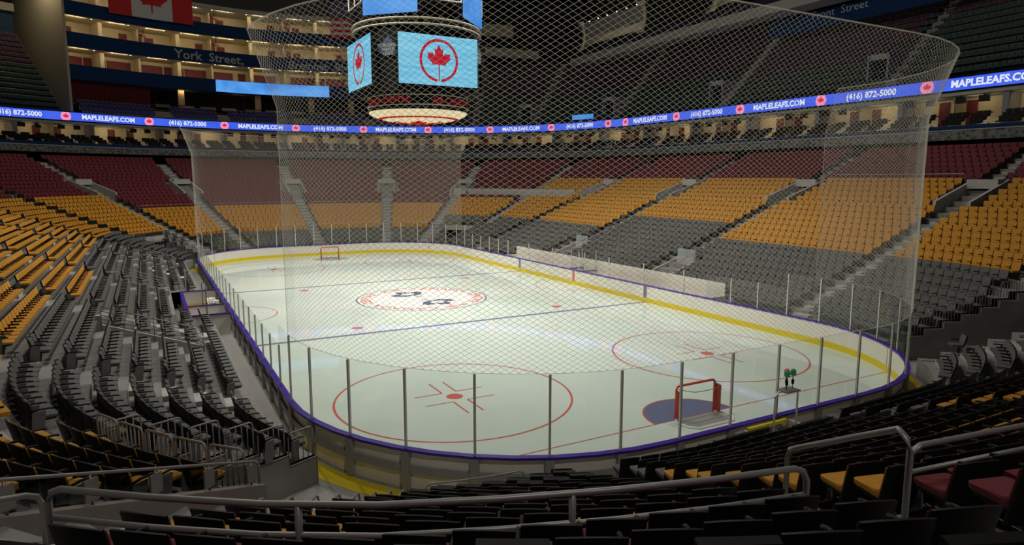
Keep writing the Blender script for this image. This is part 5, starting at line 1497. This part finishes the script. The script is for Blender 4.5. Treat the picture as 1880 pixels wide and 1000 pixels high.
# small blue screen strip low in the distant corner deck
t = thing('corner_screen', 'small blue screen above the ribbon board in the dark corner deck', 'screen')
sq = rib_s(40.4, 39.3)
MB().sweep(rib_span(sq-2.2, sq+1.6, 0.6), [(1.0,17.2),(1.0,17.9),(1.1,17.9),(1.1,17.2)]).build('lit_panel', M_SCRB, t)

# wall of the platform in the distant bench corner
struct(MB().sweep([pt('C', (1,1), a, *[v-0.15 for v in dfront(17)]) for a in range(4, 50, 3)], [(-0.1,zf(15)-0.2),(-0.1,zf(17)+0.55),(0.08,zf(17)+0.55),(0.08,zf(15)-0.2)]), 'wall_platform', M_CONCL, 'pale parapet wall in the distant bench corner')

# roof
struct(MB().box((-75,-75,39.0),(75,95,39.3)), 'ceiling_roof', M_DARK, 'black arena roof')
struct(MB().box((-75,-75,-0.4),(75,95,-0.02)), 'floor_base', M_DARK, 'ground slab')

# ------------------------------------------------------------------ lights
def spot(x, y, z, tx, ty, power, deg, blend=0.4, col=(1,0.97,0.90), r=0.35):
    l = bpy.data.lights.new('floodlight', 'SPOT'); l.energy = power; l.spot_size = R(deg); l.spot_blend = blend; l.color = col; l.shadow_soft_size = r
    o = bpy.data.objects.new('floodlight', l); COL.objects.link(o); o.location = (x,y,z)
    o.rotation_euler = (Vector((tx,ty,0)) - Vector((x,y,z))).to_track_quat('-Z','Y').to_euler()
def point(p, power, col=(1,0.85,0.6), r=0.1, nm='lamp'):
    l = bpy.data.lights.new(nm, 'POINT'); l.energy = power; l.color = col; l.shadow_soft_size = r
    o = bpy.data.objects.new(nm, l); COL.objects.link(o); o.location = p
ICEP = 15500
for x in (-16.0, 16.0):
    for y, k in ((-20, 0.60), (-10, 0.95), (0, 1.05), (10, 1.05), (20, 0.9)):
        spot(x, y, 36.0, -x*0.30, y*0.75, ICEP*k, 66, 0.85, (1,0.97,0.90), 1.2)
# house lights for the lower bowl
HOUSE = 5600
for x, y, k in ((-12,-10,1.0),(12,-10,1.0),(-12,12,1.0),(12,12,1.0),(0,24,1.0)):
    spot(x, y, 37.5, x, y, HOUSE*k, 117, 0.18, (1,0.95,0.86), 0.5)
for x, y in ((-14,-4),(14,-4),(-12,16),(12,16)): point((x,y,37.0), 2100, (1,0.93,0.82), 0.5, 'upper_fill')  # added unseen fill to brighten the upper levels
spot(-13, -50, 30, -11, -29, 5200, 52, 0.7, (1,0.96,0.88), 0.6)  # added fill from behind the camera for the near boards and tunnel floor
def wash(p, n, tilt, power, w, h, col=(1,0.82,0.53), nm='wall_fill'):
    """added area light onto the wall behind, turned so the ice does not mirror it"""
    l = bpy.data.lights.new(nm, 'AREA'); l.shape = 'RECTANGLE'; l.size = w; l.size_y = h; l.energy = power; l.color = col
    o = bpy.data.objects.new(nm, l); COL.objects.link(o); o.location = p
    d = Vector((n.x, n.y, -tilt)); o.rotation_euler = d.to_track_quat('-Z', 'Y').to_euler()
for j, s in enumerate(su_s):
    p, n = rib(s + 2.1)
    if proj((p.x,p.y,14)) is None: continue
    q = p + n*0.45; wash((q.x,q.y,15.05), n, 0.7, 16, 2.4, 0.12)
for j, (z0, z1) in enumerate(LEV):
    top = LEV[j+1][0] if j < 2 else 33.0
    s = s0 + 2.0
    while s < norm_s(14, 62):
        p, n = rib(s); q = p + n*2.7; wash((q.x,q.y,top-0.12), n, 0.45, 38, 2.2, 0.15); s += 4.6
for xy in ((-10.0, 63.2), (-3, 64.3), (4.0, 64.2)):
    p, n = rib(norm_s(*xy)); q = p + n*3.0; wash((q.x,q.y,21.0), n, 0.6, 14, 2.0, 0.2, (1,0.75,0.45))
wash((47.4, 43, 36.0), Vector((1,0)), 1.2, 120, 6, 0.2); wash((47.4, 14, 36.0), Vector((1,0)), 1.2, 120, 6, 0.2)
p, n = rib(norm_s(-25.5, 57.0)); wash((p.x+n.x*4, p.y+n.y*4, 35.5), Vector((0.9, 0.35)), 1.5, 520, 1.0, 0.3)

w = bpy.data.worlds.new('world'); scn.world = w; w.use_nodes = True
w.node_tree.nodes['Background'].inputs[0].default_value = (0.9, 0.95, 1.0, 1); w.node_tree.nodes['Background'].inputs[1].default_value = 0.0
scn.view_settings.view_transform = 'Standard'; scn.view_settings.look = 'None'; scn.view_settings.gamma = 1.0
scn.view_settings.use_curve_mapping = False; scn.view_settings.exposure = 0.0
cy = scn.cycles
cy.max_bounces = 6; cy.diffuse_bounces = 3; cy.glossy_bounces = 3; cy.transmission_bounces = 4; cy.transparent_max_bounces = 24
cy.caustics_reflective = False; cy.caustics_refractive = False; cy.sample_clamp_indirect = 3.0
cy.use_denoising = True
# tidy: remove leftover unused data
for me in list(bpy.data.meshes):
    if me.users == 0: bpy.data.meshes.remove(me)
print('objects', len(bpy.data.objects), 'meshes', len([o for o in bpy.data.objects if o.type == 'MESH']))
